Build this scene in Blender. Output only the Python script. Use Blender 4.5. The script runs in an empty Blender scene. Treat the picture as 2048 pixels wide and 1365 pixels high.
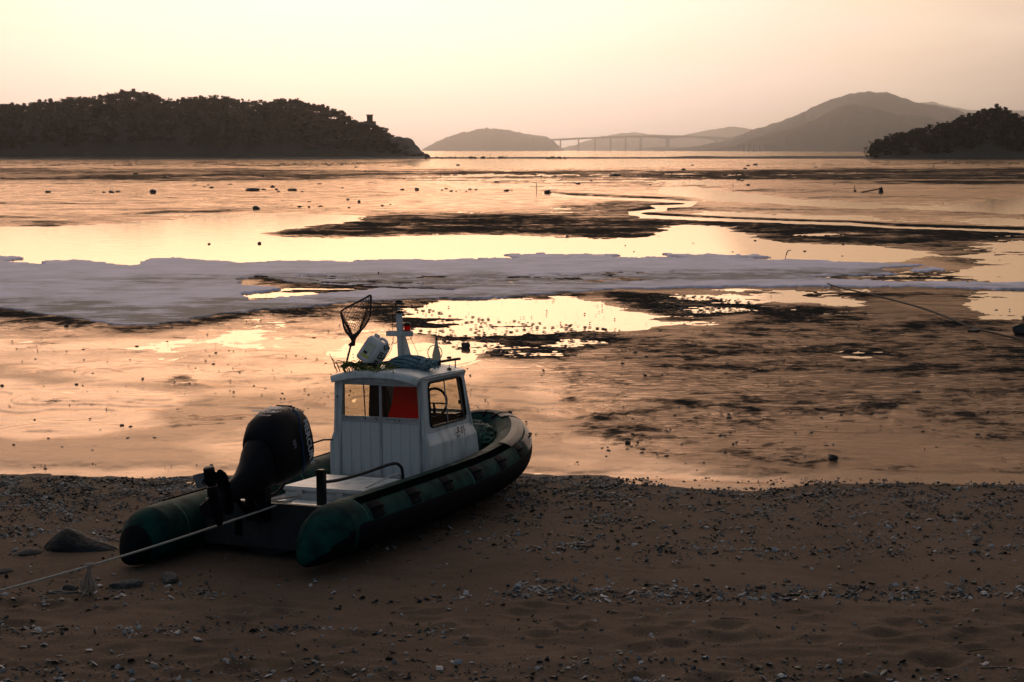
import bpy, bmesh, math, random
import numpy as np
from mathutils import Vector, Matrix
random.seed(7)
RNG = np.random.default_rng(7)
HAZE = 0.52e-4
C = bpy.context.scene.collection
S = bpy.context.scene
PI = math.pi

# ------------------------------------------------------------ camera
F_PX, CAM_H = 2844.0, 5.3
TH = math.atan((682.5 - 301) / F_PX)
cam = bpy.data.cameras.new('camera'); cam.lens = 50; cam.sensor_width = 36
cam.clip_start = 0.2; cam.clip_end = 90000
camo = bpy.data.objects.new('camera', cam); C.objects.link(camo)
camo.location = (0, 0, CAM_H); camo.rotation_euler = (PI / 2 - TH, 0, 0)
S.camera = camo
S.render.resolution_x, S.render.resolution_y = 1024, 682

# ------------------------------------------------------------ sky and sun
SUN_AZ, SUN_EL = math.radians(-7.0), math.radians(13.0)      # azimuth from +Y towards +X
SUN_DIR = Vector((math.sin(SUN_AZ) * math.cos(SUN_EL), math.cos(SUN_AZ) * math.cos(SUN_EL), math.sin(SUN_EL)))
w = bpy.data.worlds.new('World'); S.world = w; w.use_nodes = True
nt = w.node_tree; nt.nodes.clear()
out = nt.nodes.new('ShaderNodeOutputWorld')
sky = nt.nodes.new('ShaderNodeTexSky'); sky.sky_type = 'NISHITA'; sky.sun_disc = False
sky.sun_elevation = SUN_EL; sky.sun_rotation = SUN_AZ; sky.dust_density = 5.0; sky.air_density = 1.6
bg1 = nt.nodes.new('ShaderNodeBackground'); bg1.inputs['Strength'].default_value = 0.012
nt.links.new(sky.outputs[0], bg1.inputs[0])
geo = nt.nodes.new('ShaderNodeTexCoord')
dot = nt.nodes.new('ShaderNodeVectorMath'); dot.operation = 'DOT_PRODUCT'
nrm = nt.nodes.new('ShaderNodeVectorMath'); nrm.operation = 'NORMALIZE'
nt.links.new(geo.outputs['Generated'], nrm.inputs[0])
nt.links.new(nrm.outputs[0], dot.inputs[0]); dot.inputs[1].default_value = SUN_DIR
ac = nt.nodes.new('ShaderNodeMath'); ac.operation = 'ARCCOSINE'; nt.links.new(dot.outputs['Value'], ac.inputs[0])
# thin cloud veil: wide soft streaks shift the angle a little
mp = nt.nodes.new('ShaderNodeMapping'); mp.inputs['Scale'].default_value = (1.6, 1.6, 9.0)
nt.links.new(nrm.outputs[0], mp.inputs[0])
cn = nt.nodes.new('ShaderNodeTexNoise'); cn.inputs['Scale'].default_value = 2.4; cn.inputs['Detail'].default_value = 5
cn.inputs['Roughness'].default_value = 0.55
nt.links.new(mp.outputs[0], cn.inputs[0])
m1 = nt.nodes.new('ShaderNodeMath'); m1.operation = 'MULTIPLY_ADD'; m1.inputs[1].default_value = 0.36; m1.inputs[2].default_value = -0.18
nt.links.new(cn.outputs[0], m1.inputs[0])
m2 = nt.nodes.new('ShaderNodeMath'); m2.operation = 'ADD'; nt.links.new(ac.outputs[0], m2.inputs[0]); nt.links.new(m1.outputs[0], m2.inputs[1])
m3 = nt.nodes.new('ShaderNodeMath'); m3.operation = 'DIVIDE'; m3.inputs[1].default_value = PI
nt.links.new(m2.outputs[0], m3.inputs[0])
rp = nt.nodes.new('ShaderNodeValToRGB'); nt.links.new(m3.outputs[0], rp.inputs[0])
stops = [(0, (1.34, 1.04, .80)), (7, (1.12, .82, .78)), (15, (1.0, .79, .755)), (24, (.93, .73, .58)), (32, (.70, .52, .43)),
         (50, (.29, .25, .24)), (90, (.125, .150, .180)), (180, (.060, .105, .145))]
el = rp.color_ramp.elements
while len(el) > 1: el.remove(el[0])
el[0].position = 0; el[0].color = (*stops[0][1], 1)
for d, c in stops[1:]:
    e = el.new(d / 180); e.color = (*c, 1)
bg2 = nt.nodes.new('ShaderNodeBackground'); nt.links.new(rp.outputs[0], bg2.inputs[0]); bg2.inputs['Strength'].default_value = 1.0
ad = nt.nodes.new('ShaderNodeAddShader'); nt.links.new(bg1.outputs[0], ad.inputs[0]); nt.links.new(bg2.outputs[0], ad.inputs[1])
nt.links.new(ad.outputs[0], out.inputs['Surface'])

sun = bpy.data.lights.new('sun', 'SUN'); sun.energy = 0.50; sun.angle = math.radians(36); sun.color = (1.0, .72, .54)
suno = bpy.data.objects.new('sun', sun); C.objects.link(suno)
suno.rotation_euler = (-SUN_DIR).to_track_quat('-Z', 'Y').to_euler()

S.view_settings.view_transform = 'Standard'; S.view_settings.look = 'None'
S.view_settings.exposure = 0; S.view_settings.gamma = 1; S.view_settings.use_curve_mapping = False
S.cycles.use_denoising = True
S.cycles.max_bounces = 6; S.cycles.diffuse_bounces = 2; S.cycles.glossy_bounces = 3; S.cycles.transmission_bounces = 6
S.cycles.volume_bounces = 0; S.cycles.transparent_max_bounces = 8

# ------------------------------------------------------------ pixel helpers (photo pixels -> places on the ground)
cT, sT = math.cos(TH), math.sin(TH)
def ray(u, v):
    a = (u - 1024) / F_PX; b = (682.5 - v) / F_PX
    return np.array([a, cT + b * sT, -sT + b * cT])
def ground(u, v, z=0.0):
    r = ray(u, v); t = (z - CAM_H) / r[2]
    return np.array([r[0] * t, r[1] * t, z])
def at(u, v, Y):
    r = ray(u, v); t = Y / r[1]
    return np.array([r[0] * t, Y, CAM_H + r[2] * t])
def to_px(X, Y, Z=0.0):
    z = Z - CAM_H
    d = Y * cT - z * sT; q = Y * sT + z * cT
    return 1024 + F_PX * X / d, 682.5 - F_PX * q / d

# ------------------------------------------------------------ noise
def vnoise(x, y, seed=0):
    xi = np.floor(x).astype(np.int64); yi = np.floor(y).astype(np.int64)
    xf = x - xi; yf = y - yi
    xf = xf * xf * (3 - 2 * xf); yf = yf * yf * (3 - 2 * yf)
    def h(a, b):
        n = (a * 374761393 + b * 668265263 + seed * 974711) & 0xffffffff
        n = ((n ^ (n >> 13)) * 1274126177) & 0xffffffff
        n = n ^ (n >> 16)
        return (n & 0xffff) / 65535.0
    a = h(xi, yi); b = h(xi + 1, yi); c = h(xi, yi + 1); d = h(xi + 1, yi + 1)
    return (a * (1 - xf) + b * xf) * (1 - yf) + (c * (1 - xf) + d * xf) * yf
def fbm(x, y, seed=0, octv=4, rough=.5):
    s = 0; a = 1; t = 0
    for i in range(octv):
        s = s + a * (vnoise(x * 2 ** i, y * 2 ** i, seed + i * 17) * 2 - 1); t += a; a *= rough
    return s / t

# ------------------------------------------------------------ objects
def tag(o, label=None, cat=None, group=None, kind=None):
    if label: o['label'] = label
    if cat: o['category'] = cat
    if group: o['group'] = group
    if kind: o['kind'] = kind
    return o
def empty(name, loc=(0, 0, 0), rot=(0, 0, 0)):
    o = bpy.data.objects.new(name, None); C.objects.link(o); o.location = loc; o.rotation_euler = rot
    o.empty_display_size = .2
    return o
def link_mesh(name, me, parent=None):
    o = bpy.data.objects.new(name, me); C.objects.link(o)
    if parent: o.parent = parent
    return o
def copy_tree(o, parent=None):
    c = o.copy(); C.objects.link(c)
    if parent: c.parent = parent
    for ch in list(o.children): copy_tree(ch, c)
    return c
def grid_mesh(name, X, Y, Z, mat, keep=None, attrs=None, smooth=True):
    nr, nc = X.shape
    co = np.stack([X, Y, Z], -1).reshape(-1, 3).astype(np.float32)
    idx = np.arange(nr * nc).reshape(nr, nc)
    q = np.stack([idx[:-1, :-1], idx[:-1, 1:], idx[1:, 1:], idx[1:, :-1]], -1).reshape(-1, 4)
    if keep is not None: q = q[keep.reshape(-1)]
    used = np.zeros(nr * nc, bool); used[q.ravel()] = True
    remap = np.cumsum(used) - 1
    co = co[used]; q = remap[q]
    me = bpy.data.meshes.new(name)
    me.vertices.add(len(co)); me.vertices.foreach_set('co', co.ravel())
    me.loops.add(q.size); me.loops.foreach_set('vertex_index', q.ravel().astype(np.int32))
    me.polygons.add(len(q)); me.polygons.foreach_set('loop_start', np.arange(0, q.size, 4, dtype=np.int32))
    me.polygons.foreach_set('loop_total', np.full(len(q), 4, np.int32))
    me.polygons.foreach_set('use_smooth', np.full(len(q), smooth))
    for k, a in (attrs or {}).items():
        at_ = me.attributes.new(k, 'FLOAT', 'POINT'); at_.data.foreach_set('value', a.reshape(-1)[used].astype(np.float32))
    me.update(calc_edges=True); me.validate(); me.materials.append(mat)
    return link_mesh(name, me)
def soup(name, V, Fc, mat, parent=None, smooth=False):
    """V (n,3); Fc (m,k) faces"""
    me = bpy.data.meshes.new(name)
    V = np.asarray(V, np.float32); Fc = np.asarray(Fc, np.int32); k = Fc.shape[1]
    me.vertices.add(len(V)); me.vertices.foreach_set('co', V.ravel())
    me.loops.add(Fc.size); me.loops.foreach_set('vertex_index', Fc.ravel())
    me.polygons.add(len(Fc)); me.polygons.foreach_set('loop_start', np.arange(0, Fc.size, k, dtype=np.int32))
    me.polygons.foreach_set('loop_total', np.full(len(Fc), k, np.int32))
    me.polygons.foreach_set('use_smooth', np.full(len(Fc), smooth))
    me.update(calc_edges=True); me.validate(); me.materials.append(mat)
    return link_mesh(name, me, parent)

class MB:
    def __init__(s): s.v = []; s.f = []
    def add(s, vs, fs):
        n = len(s.v); s.v += [tuple(map(float, p)) for p in vs]; s.f += [tuple(i + n for i in q) for q in fs]
        return s
    def box(s, x0, x1, y0, y1, z0, z1, M=None):
        vs = [Vector((x, y, z)) for x in (x0, x1) for y in (y0, y1) for z in (z0, z1)]
        if M is not None: vs = [M @ p for p in vs]
        return s.add(vs, [(0, 1, 3, 2), (4, 6, 7, 5), (0, 4, 5, 1), (2, 3, 7, 6), (0, 2, 6, 4), (1, 5, 7, 3)])
    def hexa(s, p):   # eight corners: bottom loop 0-3, top loop 4-7
        return s.add(p, [(3, 2, 1, 0), (4, 5, 6, 7), (0, 1, 5, 4), (1, 2, 6, 5), (2, 3, 7, 6), (3, 0, 4, 7)])
    def tube(s, pts, r, n=8, closed=False, cap=True, up=(0, 0, 1), sq=1.0):
        pts = [Vector(p) for p in pts]; m = len(pts); base = len(s.v)
        rs = r if hasattr(r, '__len__') else [r] * m
        upv = Vector(up)
        for i, p in enumerate(pts):
            a = pts[(i - 1) % m] if (closed or i > 0) else p
            b = pts[(i + 1) % m] if (closed or i < m - 1) else p
            t = (b - a).normalized()
            u = upv if abs(t.dot(upv)) < .97 else Vector((1, 0, 0)) if abs(t.x) < .9 else Vector((0, 1, 0))
            x = t.cross(u).normalized(); y = x.cross(t).normalized()
            for k in range(n):
                an = 2 * PI * k / n
                s.v.append(tuple(p + (x * math.cos(an) + y * math.sin(an) * sq) * rs[i]))
        for i in range(m if closed else m - 1):
            for k in range(n):
                a = base + i * n + k; b = base + i * n + (k + 1) % n
                c = base + ((i + 1) % m) * n + (k + 1) % n; d = base + ((i + 1) % m) * n + k
                s.f.append((a, b, c, d))
        if cap and not closed:
            s.f.append(tuple(base + k for k in reversed(range(n)))); s.f.append(tuple(base + (m - 1) * n + k for k in range(n)))
        return s
    def lathe(s, prof, c=(0, 0, 0), n=16, M=None):
        base = len(s.v)
        for r, z in prof:
            for k in range(n):
                a = 2 * PI * k / n; p = Vector((c[0] + r * math.cos(a), c[1] + r * math.sin(a), c[2] + z))
                s.v.append(tuple(M @ p if M is not None else p))
        for i in range(len(prof) - 1):
            for k in range(n):
                a = base + i * n + k; b = base + i * n + (k + 1) % n
                s.f.append((a, b, b + n, a + n))
        s.f.append(tuple(base + k for k in reversed(range(n))))
        s.f.append(tuple(base + (len(prof) - 1) * n + k for k in range(n)))
        return s
    def loft(s, rings, cap=True):
        base = len(s.v); n = len(rings[0])
        for rg in rings: s.v += [tuple(map(float, p)) for p in rg]
        for i in range(len(rings) - 1):
            for k in range(n):
                a = base + i * n + k; b = base + i * n + (k + 1) % n
                s.f.append((a, b, b + n, a + n))
        if cap:
            s.f.append(tuple(base + k for k in reversed(range(n)))); s.f.append(tuple(base + (len(rings) - 1) * n + k for k in range(n)))
        return s
    def build(s, name, mat, parent=None, smooth=False, bevel=0, seg=2, subd=0, angle=40):
        me = bpy.data.meshes.new(name); me.from_pydata(s.v, [], s.f); me.materials.append(mat)
        bm = bmesh.new(); bm.from_mesh(me); bmesh.ops.recalc_face_normals(bm, faces=bm.faces)
        if bevel:
            es = [e for e in bm.edges if len(e.link_faces) == 2 and e.calc_face_angle(0) > .5]
            bmesh.ops.bevel(bm, geom=es, offset=bevel, segments=seg, affect='EDGES', clamp_overlap=True)
        bm.to_mesh(me); bm.free()
        if smooth or bevel:
            me.shade_smooth()
            me.set_sharp_from_angle(angle=math.radians(angle))
        o = link_mesh(name, me, parent)
        if subd:
            mo = o.modifiers.new('s', 'SUBSURF'); mo.levels = mo.render_levels = subd
        return o

# ------------------------------------------------------------ materials
def mat(name, col, rough=.6, col2=None, nscale=6, spec=.5, bump=0, bscale=40, metal=0, detail=5, dist=.01, stretch=None, rvar=0, coord='Object', lo=.35, hi=.65):
    m = bpy.data.materials.new(name); m.use_nodes = True; t = m.node_tree; b = t.nodes['Principled BSDF']
    b.inputs['Base Color'].default_value = (*col, 1); b.inputs['Roughness'].default_value = rough
    b.inputs['Metallic'].default_value = metal; b.inputs['Specular IOR Level'].default_value = spec
    tc = t.nodes.new('ShaderNodeTexCoord'); src = tc.outputs[coord]
    if stretch:
        mp = t.nodes.new('ShaderNodeMapping'); mp.inputs['Scale'].default_value = stretch; t.links.new(src, mp.inputs[0]); src = mp.outputs[0]
    if col2 is not None or rvar:
        n = t.nodes.new('ShaderNodeTexNoise'); n.inputs['Scale'].default_value = nscale; n.inputs['Detail'].default_value = detail
        n.inputs['Roughness'].default_value = .6
        t.links.new(src, n.inputs[0])
        r = t.nodes.new('ShaderNodeMapRange'); r.inputs[1].default_value = lo; r.inputs[2].default_value = hi; t.links.new(n.outputs[0], r.inputs[0])
        if col2 is not None:
            mx = t.nodes.new('ShaderNodeMix'); mx.data_type = 'RGBA'; mx.inputs[6].default_value = (*col, 1); mx.inputs[7].default_value = (*col2, 1)
            t.links.new(r.outputs[0], mx.inputs[0]); t.links.new(mx.outputs[2], b.inputs['Base Color'])
        if rvar:
            r2 = t.nodes.new('ShaderNodeMapRange'); r2.inputs[1].default_value = lo; r2.inputs[2].default_value = hi
            r2.inputs[3].default_value = rough; r2.inputs[4].default_value = rough + rvar
            t.links.new(n.outputs[0], r2.inputs[0]); t.links.new(r2.outputs[0], b.inputs['Roughness'])
    if bump:
        n2 = t.nodes.new('ShaderNodeTexNoise'); n2.inputs['Scale'].default_value = bscale; n2.inputs['Detail'].default_value = 4
        t.links.new(src, n2.inputs[0])
        bp = t.nodes.new('ShaderNodeBump'); bp.inputs['Strength'].default_value = bump; bp.inputs['Distance'].default_value = dist
        t.links.new(n2.outputs[0], bp.inputs['Height']); t.links.new(bp.outputs[0], b.inputs['Normal'])
    return m

M_white = mat('white_gelcoat', (.60, .62, .63), .46, (.30, .33, .32), 5.5, bump=.15, bscale=18, dist=.004, lo=.46, hi=.74, stretch=(1, 1, .22), detail=10)
M_whitedoor = mat('white_door', (.56, .58, .60), .5, (.32, .35, .36), 11, stretch=(1, 1, .15), lo=.46, hi=.76, detail=10)
M_alu = mat('aluminium', (.50, .51, .53), .38, (.36, .37, .38), 8, metal=.35)
M_green = mat('green_hypalon', (.001, .048, .041), .62, (.003, .018, .018), 5, bump=.2, bscale=60, dist=.003, rvar=.12, spec=.07)
M_dark = mat('black_rubber', (.0035, .005, .008), .62, (.006, .008, .011), 7, spec=.03, bump=.2, bscale=50, dist=.003)
M_strake = mat('ribbed_rubber', (.003, .004, .005), .5, (.005, .007, .007), 8, spec=0)
M_bowribs = mat('bow_ribs', (.010, .010, .009), .42, (.014, .014, .012), 8, spec=.3)
M_engine = mat('engine_paint', (.0022, .003, .006), .42, (.004, .005, .009), 4, spec=.12, rvar=.1)
M_engine_blue = mat('engine_blue', (.01, .05, .16), .35)
M_letter = mat('letter_white', (.55, .57, .60), .5)
M_letter_dim = mat('letter_dim', (.16, .17, .19), .5)
M_black = mat('black_paint', (.006, .007, .008), .5, spec=.3)
M_glass = None
M_bluerope = mat('blue_rope', (.22, .34, .40), .8, (.10, .17, .21), 30)
M_yellowrope = mat('yellow_green_rope', (.20, .20, .03), .8, (.06, .07, .02), 20)
M_rope = mat('pale_rope', (.42, .40, .36), .8, (.28, .26, .23), 40)
M_darkrope = mat('dark_rope', (.015, .014, .014), .8)
M_can = mat('white_plastic', (.72, .70, .72), .4, (.60, .58, .58), 8)
M_yellow = mat('yellow_paint', (.55, .50, .04), .5)
M_labelp = mat('label_green', (.45, .50, .36), .5, (.62, .62, .52), 40)
M_red = mat('red_plastic', (.85, .035, .012), .5, (.62, .02, .01), 6)
_t = M_red.node_tree; _tl = _t.nodes.new('ShaderNodeBsdfTranslucent'); _tl.inputs[0].default_value = (1.0, .05, .015, 1)   # thin plastic lets daylight through
_mx = _t.nodes.new('ShaderNodeMixShader'); _mx.inputs[0].default_value = .75; _o = [n for n in _t.nodes if n.type == 'OUTPUT_MATERIAL'][0]
_t.links.new(_t.nodes['Principled BSDF'].outputs[0], _mx.inputs[1]); _t.links.new(_tl.outputs[0], _mx.inputs[2]); _t.links.new(_mx.outputs[0], _o.inputs[0])
M_net = mat('green_net', (.004, .06, .045), .7, (.002, .02, .018), 20)
M_netblack = mat('black_net', (.02, .018, .018), .6)
M_rock = mat('rock', (.025, .028, .03), .8, (.06, .058, .055), 4, bump=.8, bscale=9, dist=.05)
M_rockpale = mat('rock_pale', (.11, .11, .105), .85, (.03, .034, .032), 5, bump=.8, bscale=14, dist=.04)
M_stone = mat('mud_stone', (.018, .016, .016), .6, (.04, .034, .03), 6, bump=.6, bscale=12, dist=.03)
M_shell = mat('oyster_shell', (.42, .43, .46), .6, (.13, .14, .155), 14, coord='Generated', detail=3, lo=.4, hi=.6)
M_shelldark = mat('dark_shell', (.05, .055, .06), .7, (.16, .17, .18), 20, coord='Generated')
M_weed = mat('seaweed', (.012, .013, .012), .6, (.03, .028, .02), 9)
M_leaf = mat('pine_foliage', (.018, .026, .020), .85, (.010, .014, .012), .15, spec=.1, coord='Object')
M_trunk = mat('bark', (.05, .04, .032), .9)
M_hillnear = mat('island_scrub', (.045, .042, .034), .9, (.03, .032, .026), .08, bump=.6, bscale=.3, dist=2)
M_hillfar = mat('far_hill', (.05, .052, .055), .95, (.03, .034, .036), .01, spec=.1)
M_cliff = mat('cliff_rock', (.13, .105, .09), .9, (.07, .06, .052), .25, bump=.8, bscale=.4, dist=1)
M_concrete = mat('concrete', (.30, .27, .25), .85, (.24, .22, .20), .1)
M_wood = mat('wet_wood', (.03, .024, .02), .7, (.05, .04, .03), 6)
M_dry = mat('dry_grass', (.30, .27, .24), .9)

def glass_mat():
    m = bpy.data.materials.new('window_glass'); m.use_nodes = True; t = m.node_tree; t.nodes.clear()
    o = t.nodes.new('ShaderNodeOutputMaterial'); mx = t.nodes.new('ShaderNodeMixShader')
    tr = t.nodes.new('ShaderNodeBsdfTransparent'); tr.inputs[0].default_value = (.93, .92, .88, 1)
    gl = t.nodes.new('ShaderNodeBsdfGlossy'); gl.inputs['Roughness'].default_value = .04
    mx.inputs[0].default_value = .05
    t.links.new(tr.outputs[0], mx.inputs[1]); t.links.new(gl.outputs[0], mx.inputs[2])
    t.links.new(mx.outputs[0], o.inputs[0]); return m
M_glass = glass_mat()

def node(t, typ, **kw):
    n = t.nodes.new(typ)
    for k, v in kw.items():
        if k.startswith('i'): n.inputs[int(k[1:])].default_value = v
        else: setattr(n, k, v)
    return n
def mathn(t, op, a, b=None, c=None):
    n = t.nodes.new('ShaderNodeMath'); n.operation = op
    for i, x in enumerate((a, b, c)):
        if x is None: continue
        if isinstance(x, (int, float)): n.inputs[i].default_value = x
        else: t.links.new(x, n.inputs[i])
    return n.outputs[0]

def mud_material():
    m = bpy.data.materials.new('wet_mud'); m.use_nodes = True; t = m.node_tree; t.nodes.clear()
    L = t.links.new
    o = node(t, 'ShaderNodeOutputMaterial')
    dk = node(t, 'ShaderNodeAttribute', attribute_name='dark').outputs['Fac']
    rp_ = node(t, 'ShaderNodeAttribute', attribute_name='ripple').outputs['Fac']
    pos = node(t, 'ShaderNodeNewGeometry').outputs['Position']
    mp = node(t, 'ShaderNodeMapping'); mp.inputs['Scale'].default_value = (.6, 1.0, 1.0); L(pos, mp.inputs[0])
    n1 = node(t, 'ShaderNodeTexNoise'); n1.inputs['Scale'].default_value = 2.6; n1.inputs['Detail'].default_value = 6; n1.inputs['Roughness'].default_value = .62; L(mp.outputs[0], n1.inputs[0])
    n2 = node(t, 'ShaderNodeTexNoise'); n2.inputs['Scale'].default_value = .45; n2.inputs['Detail'].default_value = 10; L(pos, n2.inputs[0])
    # fractal breakup: dark bed where the noise passes the mask, at every scale from metres to centimetres
    n3 = node(t, 'ShaderNodeTexNoise'); n3.inputs['Scale'].default_value = .30; n3.inputs['Detail'].default_value = 14; n3.inputs['Roughness'].default_value = .80; mp3 = node(t, 'ShaderNodeMapping'); mp3.inputs['Scale'].default_value = (.8, 1.0, 1.0); L(pos, mp3.inputs[0]); L(mp3.outputs[0], n3.inputs[0])
    d2 = mathn(t, 'MULTIPLY_ADD', mathn(t, 'SUBTRACT', n3.outputs[0], .5), 7.5, mathn(t, 'MULTIPLY_ADD', dk, 2.1, -.72))
    n4 = node(t, 'ShaderNodeTexNoise'); n4.inputs['Scale'].default_value = 1.7; n4.inputs['Detail'].default_value = 9; n4.inputs['Roughness'].default_value = .85; L(mp3.outputs[0], n4.inputs[0])
    d2 = mathn(t, 'MULTIPLY_ADD', mathn(t, 'SUBTRACT', n4.outputs[0], .5), 6.0, d2)
    dd = node(t, 'ShaderNodeClamp'); L(d2, dd.inputs[0]); dd = dd.outputs[0]
    col = node(t, 'ShaderNodeMix', data_type='RGBA'); L(dd, col.inputs[0])
    col.inputs[6].default_value = (.070, .050, .038, 1); col.inputs[7].default_value = (.015, .020, .022, 1)
    fa = node(t, 'ShaderNodeAttribute', attribute_name='film').outputs['Fac']
    fm = mathn(t, 'MULTIPLY_ADD', mathn(t, 'SUBTRACT', n2.outputs[0], .5), 3.2, mathn(t, 'MULTIPLY_ADD', fa, 1.9, -.35))
    fcl = node(t, 'ShaderNodeClamp'); L(fm, fcl.inputs[0]); film = fcl.outputs[0]
    ro = mathn(t, 'MULTIPLY_ADD', n2.outputs[0], .20, .05); ro = mathn(t, 'MULTIPLY_ADD', film, -.07, ro)
    ro = mathn(t, 'MULTIPLY_ADD', dd, .30, ro)
    # ripples
    wv = node(t, 'ShaderNodeTexWave', wave_type='BANDS', bands_direction='Y')
    wv.inputs['Scale'].default_value = 1.5; wv.inputs['Distortion'].default_value = 9; wv.inputs['Detail'].default_value = 3; wv.inputs['Detail Scale'].default_value = .8
    mp2 = node(t, 'ShaderNodeMapping'); mp2.inputs['Scale'].default_value = (.25, 1.0, 1.0); L(pos, mp2.inputs[0]); L(mp2.outputs[0], wv.inputs[0])
    hh = mathn(t, 'ADD', mathn(t, 'MULTIPLY', mathn(t, 'MULTIPLY', wv.outputs['Fac'], rp_), .030), mathn(t, 'MULTIPLY', n1.outputs[0], mathn(t, 'MULTIPLY_ADD', rp_, .018, .009)))
    hh = mathn(t, 'ADD', hh, mathn(t, 'MULTIPLY', mathn(t, 'MULTIPLY', n3.outputs[0], mathn(t, 'ADD', mathn(t, 'MULTIPLY', dk, 1.0), mathn(t, 'MULTIPLY_ADD', rp_, .25, .10))), .16))
    bp = node(t, 'ShaderNodeBump'); bp.inputs['Strength'].default_value = .8; bp.inputs['Distance'].default_value = 1.0; L(hh, bp.inputs['Height'])
    df = node(t, 'ShaderNodeBsdfDiffuse'); L(col.outputs[2], df.inputs[0]); L(bp.outputs[0], df.inputs['Normal'])
    gl = node(t, 'ShaderNodeBsdfGlossy'); gl.inputs[0].default_value = (.93, .70, .53, 1); L(ro, gl.inputs['Roughness']); L(bp.outputs[0], gl.inputs['Normal'])
    fr = node(t, 'ShaderNodeFresnel'); fr.inputs[0].default_value = 1.5; L(bp.outputs[0], fr.inputs['Normal'])
    k = mathn(t, 'MULTIPLY', fr.outputs[0], mathn(t, 'MULTIPLY', mathn(t, 'POWER', mathn(t, 'MULTIPLY_ADD', dd, -.92, 1.0), 1.5), mathn(t, 'MULTIPLY_ADD', film, .46, .54)))
    mx = node(t, 'ShaderNodeMixShader'); L(k, mx.inputs[0]); L(df.outputs[0], mx.inputs[1]); L(gl.outputs[0], mx.inputs[2])
    L(mx.outputs[0], o.inputs[0]); return m
def water_material(tint=(.97, .80, .62)):
    m = bpy.data.materials.new('tidal_water'); m.use_nodes = True; t = m.node_tree; t.nodes.clear(); L = t.links.new
    o = node(t, 'ShaderNodeOutputMaterial'); pos = node(t, 'ShaderNodeNewGeometry').outputs['Position']
    n1 = node(t, 'ShaderNodeTexNoise'); n1.inputs['Scale'].default_value = 1.3; n1.inputs['Detail'].default_value = 4
    mp = node(t, 'ShaderNodeMapping'); mp.inputs['Scale'].default_value = (.4, 1.0, 1.0); L(pos, mp.inputs[0]); L(mp.outputs[0], n1.inputs[0])
    bp = node(t, 'ShaderNodeBump'); bp.inputs['Strength'].default_value = .5; bp.inputs['Distance'].default_value = .02; L(n1.outputs[0], bp.inputs['Height'])
    df = node(t, 'ShaderNodeBsdfDiffuse'); df.inputs[0].default_value = (.10, .07, .05, 1)
    gl = node(t, 'ShaderNodeBsdfGlossy'); gl.inputs[0].default_value = (*tint, 1); gl.inputs['Roughness'].default_value = .07; L(bp.outputs[0], gl.inputs['Normal'])
    fr = node(t, 'ShaderNodeFresnel'); fr.inputs[0].default_value = 1.55; L(bp.outputs[0], fr.inputs['Normal'])
    k = mathn(t, 'MULTIPLY_ADD', fr.outputs[0], .85, .12)
    mx = node(t, 'ShaderNodeMixShader'); L(k, mx.inputs[0]); L(df.outputs[0], mx.inputs[1]); L(gl.outputs[0], mx.inputs[2])
    L(mx.outputs[0], o.inputs[0]); return m
def ice_material():
    m = mat('ice_snow', (.66, .62, .78), .7, (.50, .49, .60), .5, coord='Object', spec=.25); t = m.node_tree; b = t.nodes['Principled BSDF']
    th = node(t, 'ShaderNodeAttribute', attribute_name='thin').outputs['Fac']
    pos = node(t, 'ShaderNodeNewGeometry').outputs['Position']
    mp = node(t, 'ShaderNodeMapping'); mp.inputs['Scale'].default_value = (.5, 1, 1); t.links.new(pos, mp.inputs[0])
    n = node(t, 'ShaderNodeTexNoise'); n.inputs['Scale'].default_value = .9; n.inputs['Detail'].default_value = 13; n.inputs['Roughness'].default_value = .76; t.links.new(mp.outputs[0], n.inputs[0])
    f = mathn(t, 'ADD', mathn(t, 'ADD', th, -.10), mathn(t, 'MULTIPLY', mathn(t, 'MULTIPLY_ADD', n.outputs[0], 2, -1), mathn(t, 'MULTIPLY_ADD', th, 3.0, 1.3)))
    cl = node(t, 'ShaderNodeClamp'); t.links.new(f, cl.inputs[0])
    mx = node(t, 'ShaderNodeMix', data_type='RGBA'); old = b.inputs['Base Color'].links[0].from_socket
    t.links.new(cl.outputs[0], mx.inputs[0]); t.links.new(old, mx.inputs[6]); mx.inputs[7].default_value = (.10, .10, .11, 1)
    t.links.new(mx.outputs[2], b.inputs['Base Color'])
    bp = node(t, 'ShaderNodeBump'); bp.inputs['Strength'].default_value = .5; bp.inputs['Distance'].default_value = .05
    t.links.new(n.outputs[0], bp.inputs['Height']); t.links.new(bp.outputs[0], b.inputs['Normal'])
    return m
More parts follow.
